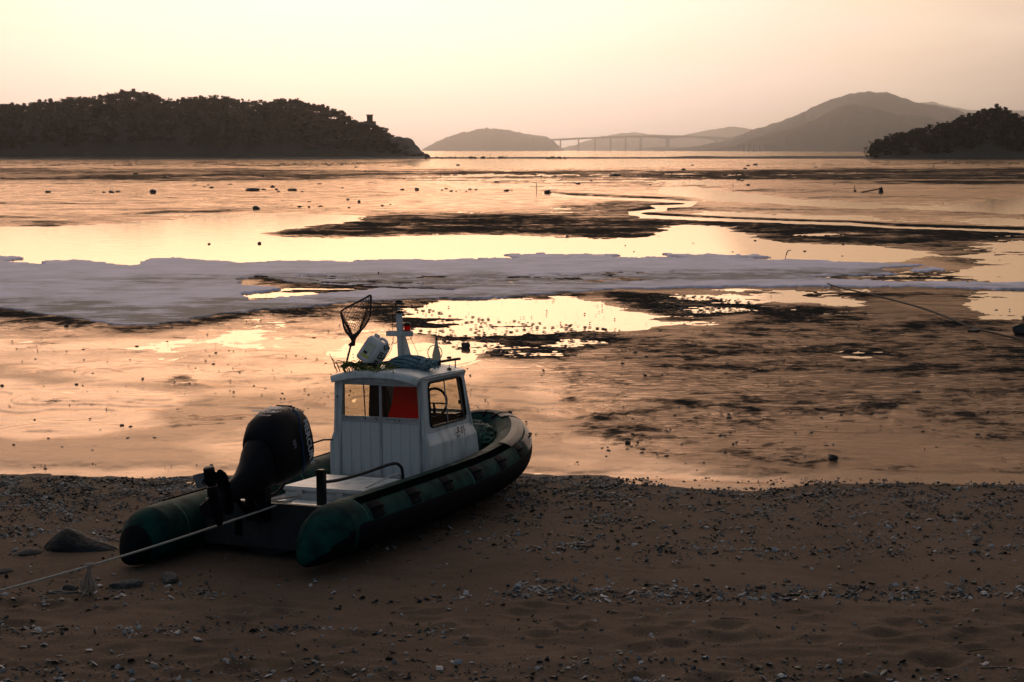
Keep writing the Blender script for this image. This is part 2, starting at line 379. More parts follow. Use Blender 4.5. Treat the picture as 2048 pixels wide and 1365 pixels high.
def sand_material():
    m = bpy.data.materials.new('beach_sand'); m.use_nodes = True; t = m.node_tree; b = t.nodes['Principled BSDF']; L = t.links.new
    pos = node(t, 'ShaderNodeNewGeometry').outputs['Position']
    n = node(t, 'ShaderNodeTexNoise'); n.inputs['Scale'].default_value = .9; n.inputs['Detail'].default_value = 8; n.inputs['Roughness'].default_value = .6; L(pos, n.inputs[0])
    n2 = node(t, 'ShaderNodeTexNoise'); n2.inputs['Scale'].default_value = 55; n2.inputs['Detail'].default_value = 4; n2.inputs['Roughness'].default_value = .8; L(pos, n2.inputs[0])
    wet = node(t, 'ShaderNodeAttribute', attribute_name='wet').outputs['Fac']
    mx = node(t, 'ShaderNodeMix', data_type='RGBA'); L(mathn(t, 'MULTIPLY_ADD', n2.outputs[0], 1.6, -.3), mx.inputs[0])
    mx.inputs[6].default_value = (.055, .036, .024, 1); mx.inputs[7].default_value = (.200, .140, .102, 1)
    mx2 = node(t, 'ShaderNodeMix', data_type='RGBA', blend_type='MULTIPLY'); mx2.inputs[0].default_value = 1
    sc = node(t, 'ShaderNodeMapRange'); L(n.outputs[0], sc.inputs[0]); sc.inputs[1].default_value = .3; sc.inputs[2].default_value = .7; sc.inputs[3].default_value = .72; sc.inputs[4].default_value = 1.15
    s2 = mathn(t, 'MULTIPLY', sc.outputs[0], mathn(t, 'MULTIPLY_ADD', wet, -.55, 1))
    L(mx.outputs[2], mx2.inputs[6]); cb = node(t, 'ShaderNodeCombineColor'); [L(s2, cb.inputs[i]) for i in range(3)]; L(cb.outputs[0], mx2.inputs[7])
    L(mx2.outputs[2], b.inputs['Base Color'])
    L(mathn(t, 'MULTIPLY_ADD', wet, -.25, .95), b.inputs['Roughness']); b.inputs['Specular IOR Level'].default_value = .12
    hh = mathn(t, 'ADD', mathn(t, 'MULTIPLY', n.outputs[0], .09), mathn(t, 'MULTIPLY', n2.outputs[0], .022))
    bp = node(t, 'ShaderNodeBump'); bp.inputs['Strength'].default_value = .7; bp.inputs['Distance'].default_value = 1; L(hh, bp.inputs['Height']); L(bp.outputs[0], b.inputs['Normal'])
    return m
M_mud, M_water, M_ice, M_sand = mud_material(), water_material(), ice_material(), sand_material()

# ------------------------------------------------------------ maps of the flat (drawn from the photo, stored as places on the ground)
MU0, MU1, MV0, MV1, MS = -700, 2750, 300, 1000, 4.0     # raster in quarter / half resolution
RW, RH = int((MU1 - MU0) / MS), int((MV1 - MV0) / 1.0)
UU = MU0 + (np.arange(RW) + .5) * MS; VV = MV0 + (np.arange(RH) + .5)
def raster(polys, bu=2, bv=2):
    R_ = np.zeros((RH, RW), np.float32)
    for it in polys:
        pts, val = it if isinstance(it, tuple) else (it, 1.0)
        p = np.array(pts, float)
        vmin, vmax = int(p[:, 1].min() - MV0), int(p[:, 1].max() - MV0) + 1
        for r in range(max(0, vmin), min(RH, vmax)):
            v = VV[r]; xs = []
            for i in range(len(p)):
                a, b = p[i], p[(i + 1) % len(p)]
                if (a[1] <= v) != (b[1] <= v): xs.append(a[0] + (v - a[1]) / (b[1] - a[1]) * (b[0] - a[0]))
            xs.sort()
            for a, b in zip(xs[::2], xs[1::2]):
                i0 = int(max(0, (a - MU0) / MS)); i1 = int(min(RW, (b - MU0) / MS + 1))
                R_[r, i0:i1] = np.maximum(R_[r, i0:i1], val)
    for n, ax in ((bu, 1), (bv, 0)):
        for _ in range(2):
            k = 2 * n + 1; pad = [(0, 0), (0, 0)]; pad[ax] = (n, n)
            q = np.cumsum(np.pad(R_, pad, mode='edge'), axis=ax)
            z = np.zeros_like(q.take([0], axis=ax)); q = np.concatenate([z, q], axis=ax)
            R_ = (q.take(range(k, q.shape[ax]), axis=ax) - q.take(range(0, q.shape[ax] - k), axis=ax)) / k
    return R_
def sample(R_, u, v):
    x = np.clip((u - MU0) / MS - .5, 0, RW - 1.001); y = np.clip(v - MV0 - .5, 0, RH - 1.001)
    xi = x.astype(int); yi = y.astype(int); xf = x - xi; yf = y - yi
    return (R_[yi, xi] * (1 - xf) + R_[yi, xi + 1] * xf) * (1 - yf) + (R_[yi + 1, xi] * (1 - xf) + R_[yi + 1, xi + 1] * xf) * yf
def streak(u0, u1, v, h, slope=0):
    return [(u0, v), ((u0 * 3 + u1) / 4, v - h / 2 + slope * .25), ((u0 + u1) / 2, v - h / 2 + slope * .5), (u1, v + slope), ((u0 + u1) / 2, v + h / 2 + slope * .5), ((u0 * 3 + u1) / 4, v + h / 2 + slope * .25)]
def line_poly(pts, w):
    p = np.array(pts, float); return [(a, b - w / 2) for a, b in p] + [(a, b + w / 2) for a, b in p[::-1]]

DARK = [
 ([(-700, 336), (500, 336), (760, 340), (900, 346), (700, 360), (300, 365), (-700, 366)], .60),
 ([(700, 340), (1300, 338), (1500, 345), (1300, 372), (900, 366), (650, 358)], .42),
 ([(-700, 425), (200, 428), (520, 408), (640, 414), (300, 436), (-700, 450)], .45), (streak(-200, 330, 410, 6), .5),
 ([(880, 343), (1150, 346), (1300, 349), (1320, 354), (1100, 353), (900, 350)], .9),
 ([(1230, 350), (1500, 340), (1750, 337), (2750, 335), (2750, 346), (1700, 347), (1400, 353)], .85),
 ([(1330, 354), (1700, 349), (2750, 349), (2750, 360), (1700, 360), (1350, 360)], .80),
 ([(1560, 366), (1900, 363), (2750, 361), (2750, 370), (1900, 369)], .95),
 (streak(1380, 1440, 372, 4), .9), (streak(1600, 1670, 400, 5), .9), (streak(1500, 1560, 381, 4), .6),
 ([(520, 467), (620, 445), (760, 428), (900, 424), (1100, 424), (1250, 416), (1330, 432), (1350, 452), (1330, 468), (1200, 474), (1000, 468), (800, 468), (640, 476)], .58),
 ([(1230, 402), (1400, 408), (1395, 416), (1300, 424), (1240, 428), (1100, 420), (1050, 418)], .62),
 ([(1290, 433), (1480, 440), (1780, 452), (2750, 466), (2750, 540), (2000, 545), (1880, 520), (1800, 497), (1680, 487), (1540, 486), (1480, 472), (1430, 456), (1370, 450), (1340, 470), (1150, 474), (1200, 440)], .66),
 ([(1150, 470), (1350, 466), (1380, 478), (1300, 487), (1150, 486)], .8),
 (streak(300, 480, 448, 6, -3), .8), (streak(0, 180, 452, 5, -4), .8), (streak(-50, 90, 478, 8, -4), .9),
 (streak(640, 740, 500, 5), .95), (streak(660, 900, 509, 7, 4), .95), (streak(520, 600, 497, 4), .7), (streak(960, 1260, 505, 7, -4), .85), (streak(1100, 1400, 512, 6, -4), .8),
 (streak(740, 920, 514, 6), .9), (streak(990, 1140, 494, 5, -3), .8), (streak(380, 470, 520, 5), .8), (streak(1000, 1170, 484, 4), .6), (streak(700, 840, 492, 4), .6),
 (streak(560, 700, 486, 4), .5), (streak(0, 150, 520, 4), .5),
 ([(490, 552), (700, 549), (1100, 549), (1700, 541), (2750, 545), (2750, 568), (1800, 562), (1500, 560), (1250, 572), (900, 584), (640, 600), (480, 600), (560, 575)], .75),
 ([(1700, 545), (2050, 540), (2750, 540), (2750, 565), (1760, 560)], .85),
 ([(-700, 600), (0, 610), (120, 640), (230, 657), (360, 648), (440, 630), (520, 622), (700, 606), (740, 616), (560, 632), (500, 628), (420, 650), (300, 668), (160, 662), (60, 634), (-700, 640)], .55),
 ([(730, 600), (1000, 597), (1260, 582), (1260, 588), (1000, 606), (740, 626)], .75),
 ([(740, 622), (830, 610), (900, 630), (1010, 640), (1100, 650), (1190, 655), (1245, 668), (1250, 685), (1180, 700), (1140, 712), (1060, 722), (980, 715), (900, 695), (850, 672), (790, 655)], .95),
 ([(1215, 592), (1330, 588), (1430, 596), (1500, 604), (1520, 618), (1460, 628), (1380, 640), (1300, 622), (1230, 606)], 1.0),
 ([(1450, 580), (1700, 582), (2000, 588), (2750, 580), (2750, 600), (2000, 604), (1860, 598), (1740, 604), (1620, 596), (1500, 592)], .65),
 ([(1500, 610), (1760, 616), (1740, 640), (1500, 640)], .55),
 ([(1250, 640), (1500, 650), (1640, 660), (1800, 700), (1700, 730), (1400, 720), (1250, 690)], .42),
 ([(1240, 700), (1500, 690), (1800, 690), (2750, 650), (2750, 770), (2000, 765), (1850, 752), (1700, 752), (1400, 745), (1250, 735)], .62),
 ([(1350, 733), (1700, 722), (2000, 728), (2750, 720), (2750, 768), (2040, 764), (1850, 748), (1500, 748)], .50),
 ([(1310, 812), (1350, 802), (1400, 810), (1430, 816), (1370, 824), (1330, 822)], 1.0), (streak(1200, 1320, 808, 9), .8),
 ([(1480, 800), (1600, 806), (1650, 830), (1560, 850), (1480, 835)], .5),
 ([(1400, 760), (1700, 760), (1700, 775), (1450, 780)], .35),
 ([(1340, 890), (1480, 900), (1620, 920), (1560, 935), (1400, 920)], .45), (streak(1380, 1460, 872, 8), .5),
 ([(1500, 850), (1750, 860), (1560, 885), (1480, 900), (1400, 880)], .25),
 ([(1080, 640), (1300, 650), (2750, 600), (2750, 950), (1500, 950), (1300, 920), (1150, 860), (1100, 760)], .40),
 ([(1350, 780), (2750, 760), (2750, 880), (1900, 880), (1500, 860)], .38),
 (streak(350, 380, 760, 14, 20), .5), (streak(360, 480, 775, 7, -2), .3), (streak(500, 600, 720, 8), .5),
 (streak(40, 110, 688, 12, -4), .5), (streak(0, 180, 745, 8, 6), .3),
 (streak(610, 680, 815, 9), .4), (streak(960, 1040, 822, 8), .6), (streak(1060, 1120, 835, 9), .6), (streak(370, 480, 845, 6), .35),
]
WATER = [
 ([(-700, 320), (2750, 320), (2750, 333), (1700, 334), (1300, 338), (700, 336), (-700, 333)], .45),
 ([(820, 319), (1350, 319), (1300, 332), (1000, 338), (830, 334)], .9),
 ([(-700, 470), (0, 455), (120, 452), (330, 441), (480, 430), (620, 430), (760, 434), (680, 446), (560, 462), (500, 470), (640, 478), (820, 472), (1000, 470), (1200, 478), (1330, 474), (1350, 452), (1440, 458), (1500, 476), (1560, 488), (1760, 494), (1860, 510), (1800, 525), (1500, 525), (1200, 530), (700, 530), (260, 535), (-700, 535)], 1.0),
 ([(1290, 380), (1380, 376), (1480, 388), (1620, 402), (2048, 420), (2750, 430), (2750, 440), (2048, 428), (1700, 416), (1500, 404), (1380, 392)], .9),
 ([(1800, 410), (2048, 396), (2750, 390), (2750, 420), (2000, 420)], .6),
 ([(1380, 420), (1600, 432), (2048, 440), (2048, 452), (1700, 446), (1420, 434)], .55),
 ([(700, 356), (1000, 352), (1400, 358), (1500, 372), (1200, 384), (900, 380), (700, 372)], .35),
 ([(60, 430), (400, 420), (640, 410), (500, 425), (200, 436)], .2),
 ([(760, 640), (860, 612), (960, 606), (1050, 602), (1190, 600), (1230, 612), (1300, 628), (1310, 650), (1270, 668), (1180, 664), (1000, 645), (900, 640)], .85),
 ([(1460, 594), (1560, 590), (1700, 598), (1560, 604)], .7), (streak(1620, 1760, 600, 14, 14), .6), ([(1860, 606), (2040, 600), (2100, 620), (1960, 622)], .5),
 ([(480, 640), (520, 626), (560, 640), (620, 636), (720, 625), (840, 680), (980, 722), (900, 760), (700, 730), (560, 700), (420, 690)], .40),
 ([(-700, 650), (0, 640), (140, 650), (300, 680), (440, 672), (340, 700), (380, 730), (200, 745), (60, 735), (-700, 720)], .35),
 ([(-700, 765), (60, 762), (200, 768), (330, 788), (390, 800), (280, 830), (350, 860), (120, 880), (-700, 870)], .42),
 ([(420, 760), (560, 750), (660, 770), (640, 800), (520, 800), (430, 790)], .35),
 ([(490, 592), (540, 584), (600, 586), (660, 576), (640, 584), (560, 592), (500, 598)], .9), (streak(455, 490, 564, 6, 2), .9),
 (streak(1890, 2040, 548, 9, -4), .8), (streak(1780, 1900, 556, 6), .7), (streak(1600, 1660, 554, 5), .9),
 ([(1560, 930), (1700, 900), (2048, 890), (2750, 890), (2750, 950), (2048, 950), (1600, 948)], .15),
 ([(-700, 925), (500, 935), (1060, 945), (1560, 955), (1560, 970), (-700, 962)], .55),
]
CREEK = [(1090, 388), (1140, 393), (1220, 397), (1310, 400), (1385, 406), (1372, 411), (1310, 414), (1330, 420), (1300, 421), (1262, 427), (1290, 432), (1400, 438), (1560, 444), (1700, 448), (1790, 455), (1900, 458), (2048, 463), (2400, 470)]
ICE = [
 ([(520, 553), (700, 553), (1000, 552), (1500, 543), (1760, 538), (1800, 548), (1640, 556), (1250, 567), (900, 580), (760, 578), (600, 570)], .62),
 [(-700, 524), (0, 524), (60, 528), (88, 531), (92, 523), (170, 521), (180, 526), (260, 532), (292, 526), (305, 518), (350, 517), (420, 526), (520, 526), (600, 522), (700, 526), (740, 522), (900, 522), (1000, 518), (1300, 517), (1500, 519), (1640, 523), (1760, 528), (1870, 533), (1700, 540), (1500, 543), (1300, 546), (1100, 549), (1000, 552), (850, 553), (720, 555), (640, 552), (520, 553), (470, 560), (480, 572), (570, 580), (480, 590), (500, 604), (760, 580), (900, 582), (1000, 574), (1130, 572), (1250, 567), (1400, 562), (1560, 556), (1640, 558), (1800, 566), (2048, 567), (2750, 567), (2750, 582), (2048, 581), (1800, 576), (1560, 574), (1400, 576), (1250, 580), (1100, 590), (1000, 596), (800, 602), (700, 608), (560, 622), (500, 624), (430, 632), (360, 646), (290, 655), (220, 652), (160, 642), (80, 630), (0, 618), (-700, 610)],
 [(-20, 516), (30, 513), (46, 518), (20, 523), (-20, 524)],
 [(1000, 512), (1100, 509), (1260, 512), (1200, 516), (1050, 517)], [(1320, 508), (1500, 512), (1590, 516), (1400, 517), (1340, 514)],
 [(1340, 549), (1500, 546), (1570, 550), (1480, 556), (1360, 557)], [(1640, 548), (1720, 545), (1800, 550), (1720, 553)], [(1810, 540), (1870, 537), (1900, 543), (1840, 545)],
]
THIN = [
 ([(500, 554), (700, 555), (1000, 554), (1500, 546), (1800, 540), (1820, 552), (1640, 560), (1250, 570), (900, 582), (640, 574)], .95),
 ([(-700, 596), (0, 600), (150, 600), (300, 620), (400, 600), (600, 600), (760, 596), (1000, 588), (1250, 574), (1250, 582), (1000, 600), (700, 612), (500, 628), (300, 662), (0, 625), (-700, 615)], .9),
 ([(200, 556), (460, 552), (700, 549), (1000, 546), (1000, 555), (700, 560), (520, 566), (420, 574), (250, 568)], .7),
 ([(0, 560), (200, 556), (420, 580), (300, 600), (0, 590)], .25),
 ([(1200, 546), (1600, 541), (1800, 536), (1900, 545), (1600, 552), (1250, 556)], .5), ([(1750, 574), (2048, 574), (2750, 574), (2750, 585), (1800, 582)], .6),
]
R_dark, R_water = raster(DARK, 6, 3), raster(WATER, 6, 4)
FILM = WATER + [([(-700, 366), (700, 366), (1300, 358), (1500, 372), (1300, 400), (1000, 420), (600, 424), (0, 440), (-700, 445)], .50),
 ([(-700, 650), (0, 640), (140, 650), (300, 680), (440, 672), (500, 640), (620, 634), (760, 640), (980, 722), (980, 780), (700, 770), (560, 790), (400, 790), (300, 740), (200, 745), (60, 735), (-700, 720)], .62),
 ([(300, 660), (520, 640), (760, 660), (900, 720), (700, 720), (480, 700)], .95), ([(-700, 765), (60, 762), (200, 768), (330, 788), (390, 800), (280, 830), (350, 860), (120, 880), (-700, 870)], .85),
 ([(0, 740), (300, 735), (420, 760), (330, 775), (120, 756)], .75), ([(1080, 870), (1300, 880), (1560, 945), (1100, 950)], .35), ([(980, 700), (1250, 700), (1400, 780), (1200, 850), (1050, 820)], .42), ([(400, 860), (640, 850), (680, 940), (400, 950)], .4)]
R_film = raster(FILM, 10, 6)
R_creek = raster([line_poly(CREEK, 3.0)], 1, 1); R_bank = raster([line_poly([(a, b - 2.5) for a, b in CREEK], 7)], 2, 1)
R_ice, R_thin = raster(ICE, 1, 1), raster(THIN, 6, 4)
R_rip = raster([([(700, 560), (1250, 570), (2750, 560), (2750, 800), (1500, 820), (1150, 760), (1000, 720), (880, 640)], 1.0), ([(1250, 800), (1700, 850), (1600, 900), (1250, 880)], .5)], 20, 15)

def yedge(x):      # where the sand meets the mud
    return 23.05 + .16 * np.sin(x * .45 + 1) + .12 * np.sin(x * 1.3) - .30 / (1 + np.exp(-(x - .3) * 6)) * (1 - 1 / (1 + np.exp(-(x - 4.35) * 7))) + .12 * (x > 4)
def mud_height(X, Y):
    u, v = to_px(X, Y)
    w1 = fbm(X * .9, Y * .9, 5, 5, .6); w2 = fbm(X * .9 + 40, Y * .9, 9, 5, .6)
    sc = np.clip(Y / 40, .7, 8)
    uu = u + w1 * 14 * np.clip(60 / Y, .2, 1.3); vv = v + w2 * 7 * np.clip(40 / Y, .12, 1.6)
    dk = sample(R_dark, uu, vv); wt = sample(R_water, uu, vv); cr = sample(R_creek, u, v); bk = sample(R_bank, u, v)
    amp = np.clip((45 / Y), .1, 1) ** .6
    big = fbm(X / (2.8 * sc), Y / (2.0 * sc), 21, 5, .5)
    # scalloped terraces on the near flat
    k = fbm(X / 3.0, Y / 2.0, 31, 3, .45) * 5.0
    fl = np.floor(k); fr = k - fl
    ter = (fl + np.clip((fr - .72) / .28, 0, 1) ** 1.5) / 5.0
    near = 1 / (1 + np.exp((Y - 37) / 2.5)) 
    fine = fbm(X * 1.6, Y * 2.6, 51, 4, .6)
    rt = np.clip((u - 1150) / 250, 0, 1) * np.clip((v - 640) / 30, 0, 1)
    nh_ = fbm(X * .6, Y * 1.3, 131, 7, .74)
    h = .022 + .026 * near + .020 * nh_ * (1 - .7 * near) + .024 * rt + .030 * big * amp * (1 - .75 * rt) + near * np.clip((Y - 24.5) / 3, 0, 1) * .18 * (ter - k / 5 * .70) + .006 * fine * amp * (1 - .6 * near)
    nf = fbm(X * .05, Y * .11, 61, 8, .70); nf2 = fbm(X * .45, Y * 1.1, 67, 5, .68)
    h = h + dk * (-.010 + .075 * nf2 * np.where(Y < 70, 1, .35) + .05 * nf) + (Y > 42) * .020 * nf
    h = h - wt * .060 * (.75 + .25 * amp) - cr * .12 + (bk - cr).clip(0, 1) * .06
    h = np.where(Y > 600, h * .4 + .0, h)
    dkf = np.clip(dk * (1 - wt * .55) + (bk - cr).clip(0, 1) * .8 + .50 * np.clip(nf * 1.9 + .28, 0, 1) * (Y > 40), 0, 1)
    return h, dkf, sample(R_rip, u, v), sample(R_film, uu, vv)

vs = np.concatenate([np.arange(1000, 640, -1.8), np.arange(640, 330, -1.3), np.arange(330, 316.5, -.8)])
Dd = np.array([ground(1024, v)[1] for v in vs])
ss = np.concatenate([np.linspace(-1.1, -.41, 40), np.linspace(-.40, .40, 860), np.linspace(.41, 1.1, 40)])
Xg = Dd[:, None] * ss[None, :]; Yg = np.repeat(Dd[:, None], len(ss), 1)
hg, dg, rg, fg = mud_height(Xg, Yg)
tag(grid_mesh('mudflat', Xg, Yg, hg, M_mud, attrs={'dark': dg, 'ripple': rg, 'film': fg}), kind='structure')

# ice: a slab whose height field sinks under the mud where it ends
sel = (vs < 680) & (vs > 500)
vi = np.arange(680, 500, -1.0); Di = np.array([ground(1024, v)[1] for v in vi])
Xi = Di[:, None] * ss[None, :]; Yi = np.repeat(Di[:, None], len(ss), 1)
ui, vvi = to_px(Xi, Yi)
wa, wb = fbm(Xi * .8, Yi * .8, 71, 5, .62), fbm(Xi * .8, Yi * .8, 77, 5, .62)
wc = fbm(Xi * 2.6, Yi * 2.6, 79, 4, .7)
fi = sample(R_ice, ui + wa * 16 + wc * 8, vvi + wb * 3.6 + wc * 1.6) - .5
ti = sample(R_thin, ui + wa * 20, vvi + wb * 5)
fi = fi - ti * .25 * (fbm(Xi * 1.2, Yi * 1.6, 81, 5, .65) + .25)
zi = np.clip(fi * .6, -.16, .03) * (1 - .4 * ti) + .012 * (fi > -.1) + .030 * np.clip(fi * 6, 0, 1) + .012 * fbm(Xi * .7, Yi * .7, 91, 4)
keep = (zi[:-1, :-1] > -.12) | (zi[1:, 1:] > -.12)
ice = grid_mesh('ice_sheet', Xi, Yi, zi, M_ice, keep=keep, attrs={'thin': ti}); tag(ice, kind='structure')

# water: one level sheet
wm = MB(); wm.add([(-34000, 17, 0), (34000, 17, 0), (34000, 34000, 0), (-34000, 34000, 0)], [(0, 1, 2, 3)])
tag(wm.build('water', M_water), kind='structure')
gm = MB(); gm.add([(-34500, -60, -.5), (34500, -60, -.5), (34500, 34500, -.5), (-34500, 34500, -.5)], [(0, 1, 2, 3)])
tag(gm.build('seabed', M_hillfar), kind='structure')

# beach
SLOPE = .063
bx = np.concatenate([np.linspace(-40, -9.5, 60), np.linspace(-9.4, 9.4, 760), np.linspace(9.5, 40, 60)])
by = np.concatenate([np.linspace(-20, 10.5, 30), np.linspace(10.6, 24.6, 520)])
DENTS = [(RNG.uniform(-6, 6), RNG.uniform(11.3, 14.6), RNG.uniform(.10, .24), RNG.uniform(.012, .034)) for _ in range(150)]
DENTS += [(RNG.uniform(-6, 8), RNG.uniform(14, 17), RNG.uniform(.08, .16), RNG.uniform(.006, .016)) for _ in range(40)]
def beach_height(X, Y):
    e = yedge(X) - Y
    base = SLOPE * e
    near = np.clip((16 - Y) / 3, 0, 1)
    h = base + .012 * fbm(X * .5, Y * 1.1, 101, 4) * np.clip(e, 0, 1) + near * .040 * fbm(X * .9, Y * 2.4, 111, 4) + .004 * fbm(X * 5, Y * 5, 121, 3) + .012 * fbm(X * 2.2, Y * 2.2, 125, 3) * np.exp(-e * e * 4)
    return h
def beach_full(X, Y):
    h = beach_height(X, Y)
    for cx, cy, r, d in DENTS:
        g = ((X - cx) / r) ** 2 + ((Y - cy) / (r * .75)) ** 2
        h = h - d * np.exp(-g * 1.3) + d * .45 * np.exp(-(np.sqrt(g) - 1.5) ** 2 * 4)
    return h
Xb, Yb = np.meshgrid(bx, by)
zb = beach_full(Xb, Yb)
wet = np.clip(1 - (yedge(Xb) - Yb) / 1.6, 0, 1)
tag(grid_mesh('beach', Xb, Yb, zb, M_sand, attrs={'wet': wet}), kind='structure')
def bz(x, y): return float(beach_full(np.array([x]), np.array([y]))[0])
def gz(x, y):
    if y < float(yedge(np.array([x]))[0]): return bz(x, y)
    return max(0.0, float(mud_height(np.array([x]), np.array([y]))[0][0]))
def bground(u, v):      # photo pixel -> point on the beach slope
    r = ray(u, v); t = 12 / r[1]
    for _ in range(25):
        p = r * t; t = (SLOPE * (23.05 - p[1]) - CAM_H) / r[2]
    p = r * t; return np.array([p[0], p[1], bz(p[0], p[1])])
# ------------------------------------------------------------ hills and islands
def ridge_hill(name, prof, Y, depth, mat_, base=-1.0, tree=0.0, seed=1, rough=.06, ncol=None, front=.55, jag=2.2):
    """hill whose skyline follows prof (photo u, v) at distance Y; slopes down in front and behind"""
    p = np.array(prof, float); n = ncol or 420
    u = np.linspace(p[0, 0], p[-1, 0], n); v = np.interp(u, p[:, 0], p[:, 1])
    X0 = (u - 1024) / F_PX * Y * 1.0
    ridge = np.array([at(a, b, Y)[2] for a, b in zip(u, v)]) - tree
    ridge = ridge + fbm(u / 9.0, u * 0, seed + 50, 4, .65) * Y / F_PX * jag * np.clip((ridge) / (Y / F_PX * 20), 0, 1)
    X0 = np.array([at(a, b, Y)[0] for a, b in zip(u, v)])
    t = np.linspace(-1, 1, 41); X = np.repeat(X0[None], 41, 0); Yg_ = Y + np.repeat(t[:, None], n, 1) * depth
    Yg_ = np.where(t[:, None] < 0, Y + t[:, None] * depth * front, Yg_)
    prf = (1 - np.abs(t)[:, None] ** 1.5)
    nz = fbm(X / depth * 5, Yg_ / depth * 5, seed, 5, .55)
    prf2 = np.clip(prf + nz * rough * 4 * (1 - prf) * prf * 2, 0, 1)
    # keep every slope under the line of sight to the skyline
    Z = base + (ridge[None] - base) * prf2
    Z = np.minimum(Z, CAM_H + (ridge[None] - CAM_H) * Yg_ / Y)
    X = X * Yg_ / Y * 1.0
    o = grid_mesh(name, X, Yg_, Z, mat_); tag(o, kind='structure')
    return dict(u=u, ridge=ridge, X=X, Y=Yg_, Z=Z, t=t)
LEFT = [(-1050, 306), (-980, 285), (-860, 255), (-700, 235), (-300, 215), (-60, 210), (0, 205), (40, 205), (90, 200), (130, 193), (190, 190), (225, 181), (262, 178), (300, 181), (318, 190), (345, 196), (400, 190), (440, 189), (470, 193), (510, 199), (545, 198), (570, 193), (592, 194), (625, 205), (660, 213), (690, 222), (705, 233), (730, 241), (752, 243), (768, 252), (778, 262), (792, 270), (803, 275), (812, 283), (820, 296)]
HL = ridge_hill('island_hill', LEFT, 960, 130, M_hillnear, tree=7.5, seed=3, ncol=420)
RIGHT = [(1722, 301), (1738, 292), (1750, 281), (1775, 270), (1800, 262), (1835, 256), (1860, 248), (1890, 243), (1920, 233), (1950, 222), (1975, 213), (1995, 211), (2015, 216), (2035, 226), (2050, 234), (2120, 240), (2300, 225), (2600, 250), (2800, 300)]
HR = ridge_hill('headland_hill', RIGHT, 900, 110, M_hillnear, tree=6.0, seed=5, ncol=240)
MID = [(838, 303), (850, 296), (872, 284), (900, 272), (925, 265), (950, 260), (975, 257), (1000, 258), (1030, 264), (1060, 269), (1090, 273), (1104, 279), (1112, 288), (1124, 297), (1132, 303)]
HM = ridge_hill('far_island', MID, 14500, 900, M_hillfar, tree=0, seed=7, ncol=300, base=-2, rough=.03, jag=3)
ridge_hill('near_mountain', [(1380, 303), (1440, 298), (1470, 290), (1500, 279), (1540, 268), (1580, 258), (1620, 243), (1660, 222), (1685, 211), (1710, 209), (1735, 212), (1765, 222), (1795, 229), (1850, 231), (1880, 240), (1950, 262), (2050, 275), (2200, 290), (2500, 300)], 8600, 1100, M_hillfar, seed=9, rough=.2, base=-2)
ridge_hill('high_mountain', [(1300, 303), (1400, 292), (1460, 279), (1500, 262), (1540, 250), (1580, 236), (1620, 218), (1660, 199), (1700, 188), (1735, 183), (1775, 186), (1800, 194), (1830, 205), (1870, 211), (1910, 219), (1950, 235), (2048, 248), (2200, 262), (2500, 285)], 11200, 1500, M_hillfar, seed=11, rough=.2, base=-2)
ridge_hill('back_ridge', [(1100, 303), (1150, 290), (1200, 274), (1240, 267), (1270, 265), (1310, 270), (1350, 273), (1400, 264), (1440, 257), (1468, 253), (1500, 259), (1560, 262), (1700, 250), (1800, 225), (1840, 206), (1865, 204), (1890, 211), (1930, 219), (1955, 222), (1985, 223), (2048, 222), (2200, 226), (2700, 270)], 21500, 2000, M_hillfar, seed=13, rough=.18, base=-2)
ridge_hill('low_shore', [(1240, 304.2), (1290, 296), (1330, 293), (1380, 298), (1430, 292), (1500, 296), (1600, 300), (1750, 302), (1900, 303.5)], 15200, 300, M_hillfar, seed=15, base=-2)

# cliff nose of the island
def rock_mesh(name, seed, mat_, sub=3, sx=1, sy=1, sz=1, amp=.35, flat=.35, freq=1.2):
    bm = bmesh.new(); bmesh.ops.create_icosphere(bm, subdivisions=sub, radius=1)
    V = np.array([v.co[:] for v in bm.verts])
    d = fbm(V[:, 0] * freq + 7 * seed, V[:, 1] * freq + V[:, 2] * 1.7 * freq, seed, 4, .55)
    q = fbm(V[:, 2] * freq - 3 * seed, V[:, 0] * freq * 1.3 - V[:, 1], seed + 5, 3, .5)
    r = 1 + amp * d + amp * .6 * np.round(q * 3) / 3
    for v, k in zip(bm.verts, r):
        c = v.co * float(k); c.x *= sx; c.y *= sy; c.z *= sz
        if c.z < -flat * sz: c.z = -flat * sz
        v.co = c
    me = bpy.data.meshes.new(name); bm.to_mesh(me); bm.free(); me.materials.append(mat_)
    me.shade_smooth(); me.set_sharp_from_angle(angle=math.radians(32)); return me
p = at(812, 300, 925)
cl = link_mesh('sea_cliff', rock_mesh('sea_cliff', 3, M_cliff, 5, 15, 20, 13.5, .26, .3)); cl.location = (p[0] - 5.5, 938, 0)
tag(cl, 'pale bare rock cliff ending the wooded island above the sand spit', 'cliff')
for i, (u, v, Y, s) in enumerate([(838, 303, 915, 4.6), (824, 300, 920, 5.5), (852, 309, 905, 2.5)]):
    b = at(u, 314, Y); o = link_mesh('cliff_boulder', rock_mesh('cliff_boulder', 20 + i, M_cliff, 3, s, s, s * .75, .3))
    o.location = (b[0], Y, .8 + s * .15)
    tag(o, ['broken boulder at the tip of the sea cliff, second from the water', 'highest boulder leaning on the foot of the sea cliff', 'smallest boulder, farthest out below the sea cliff'][i], 'boulder', 'boulders below the cliff')
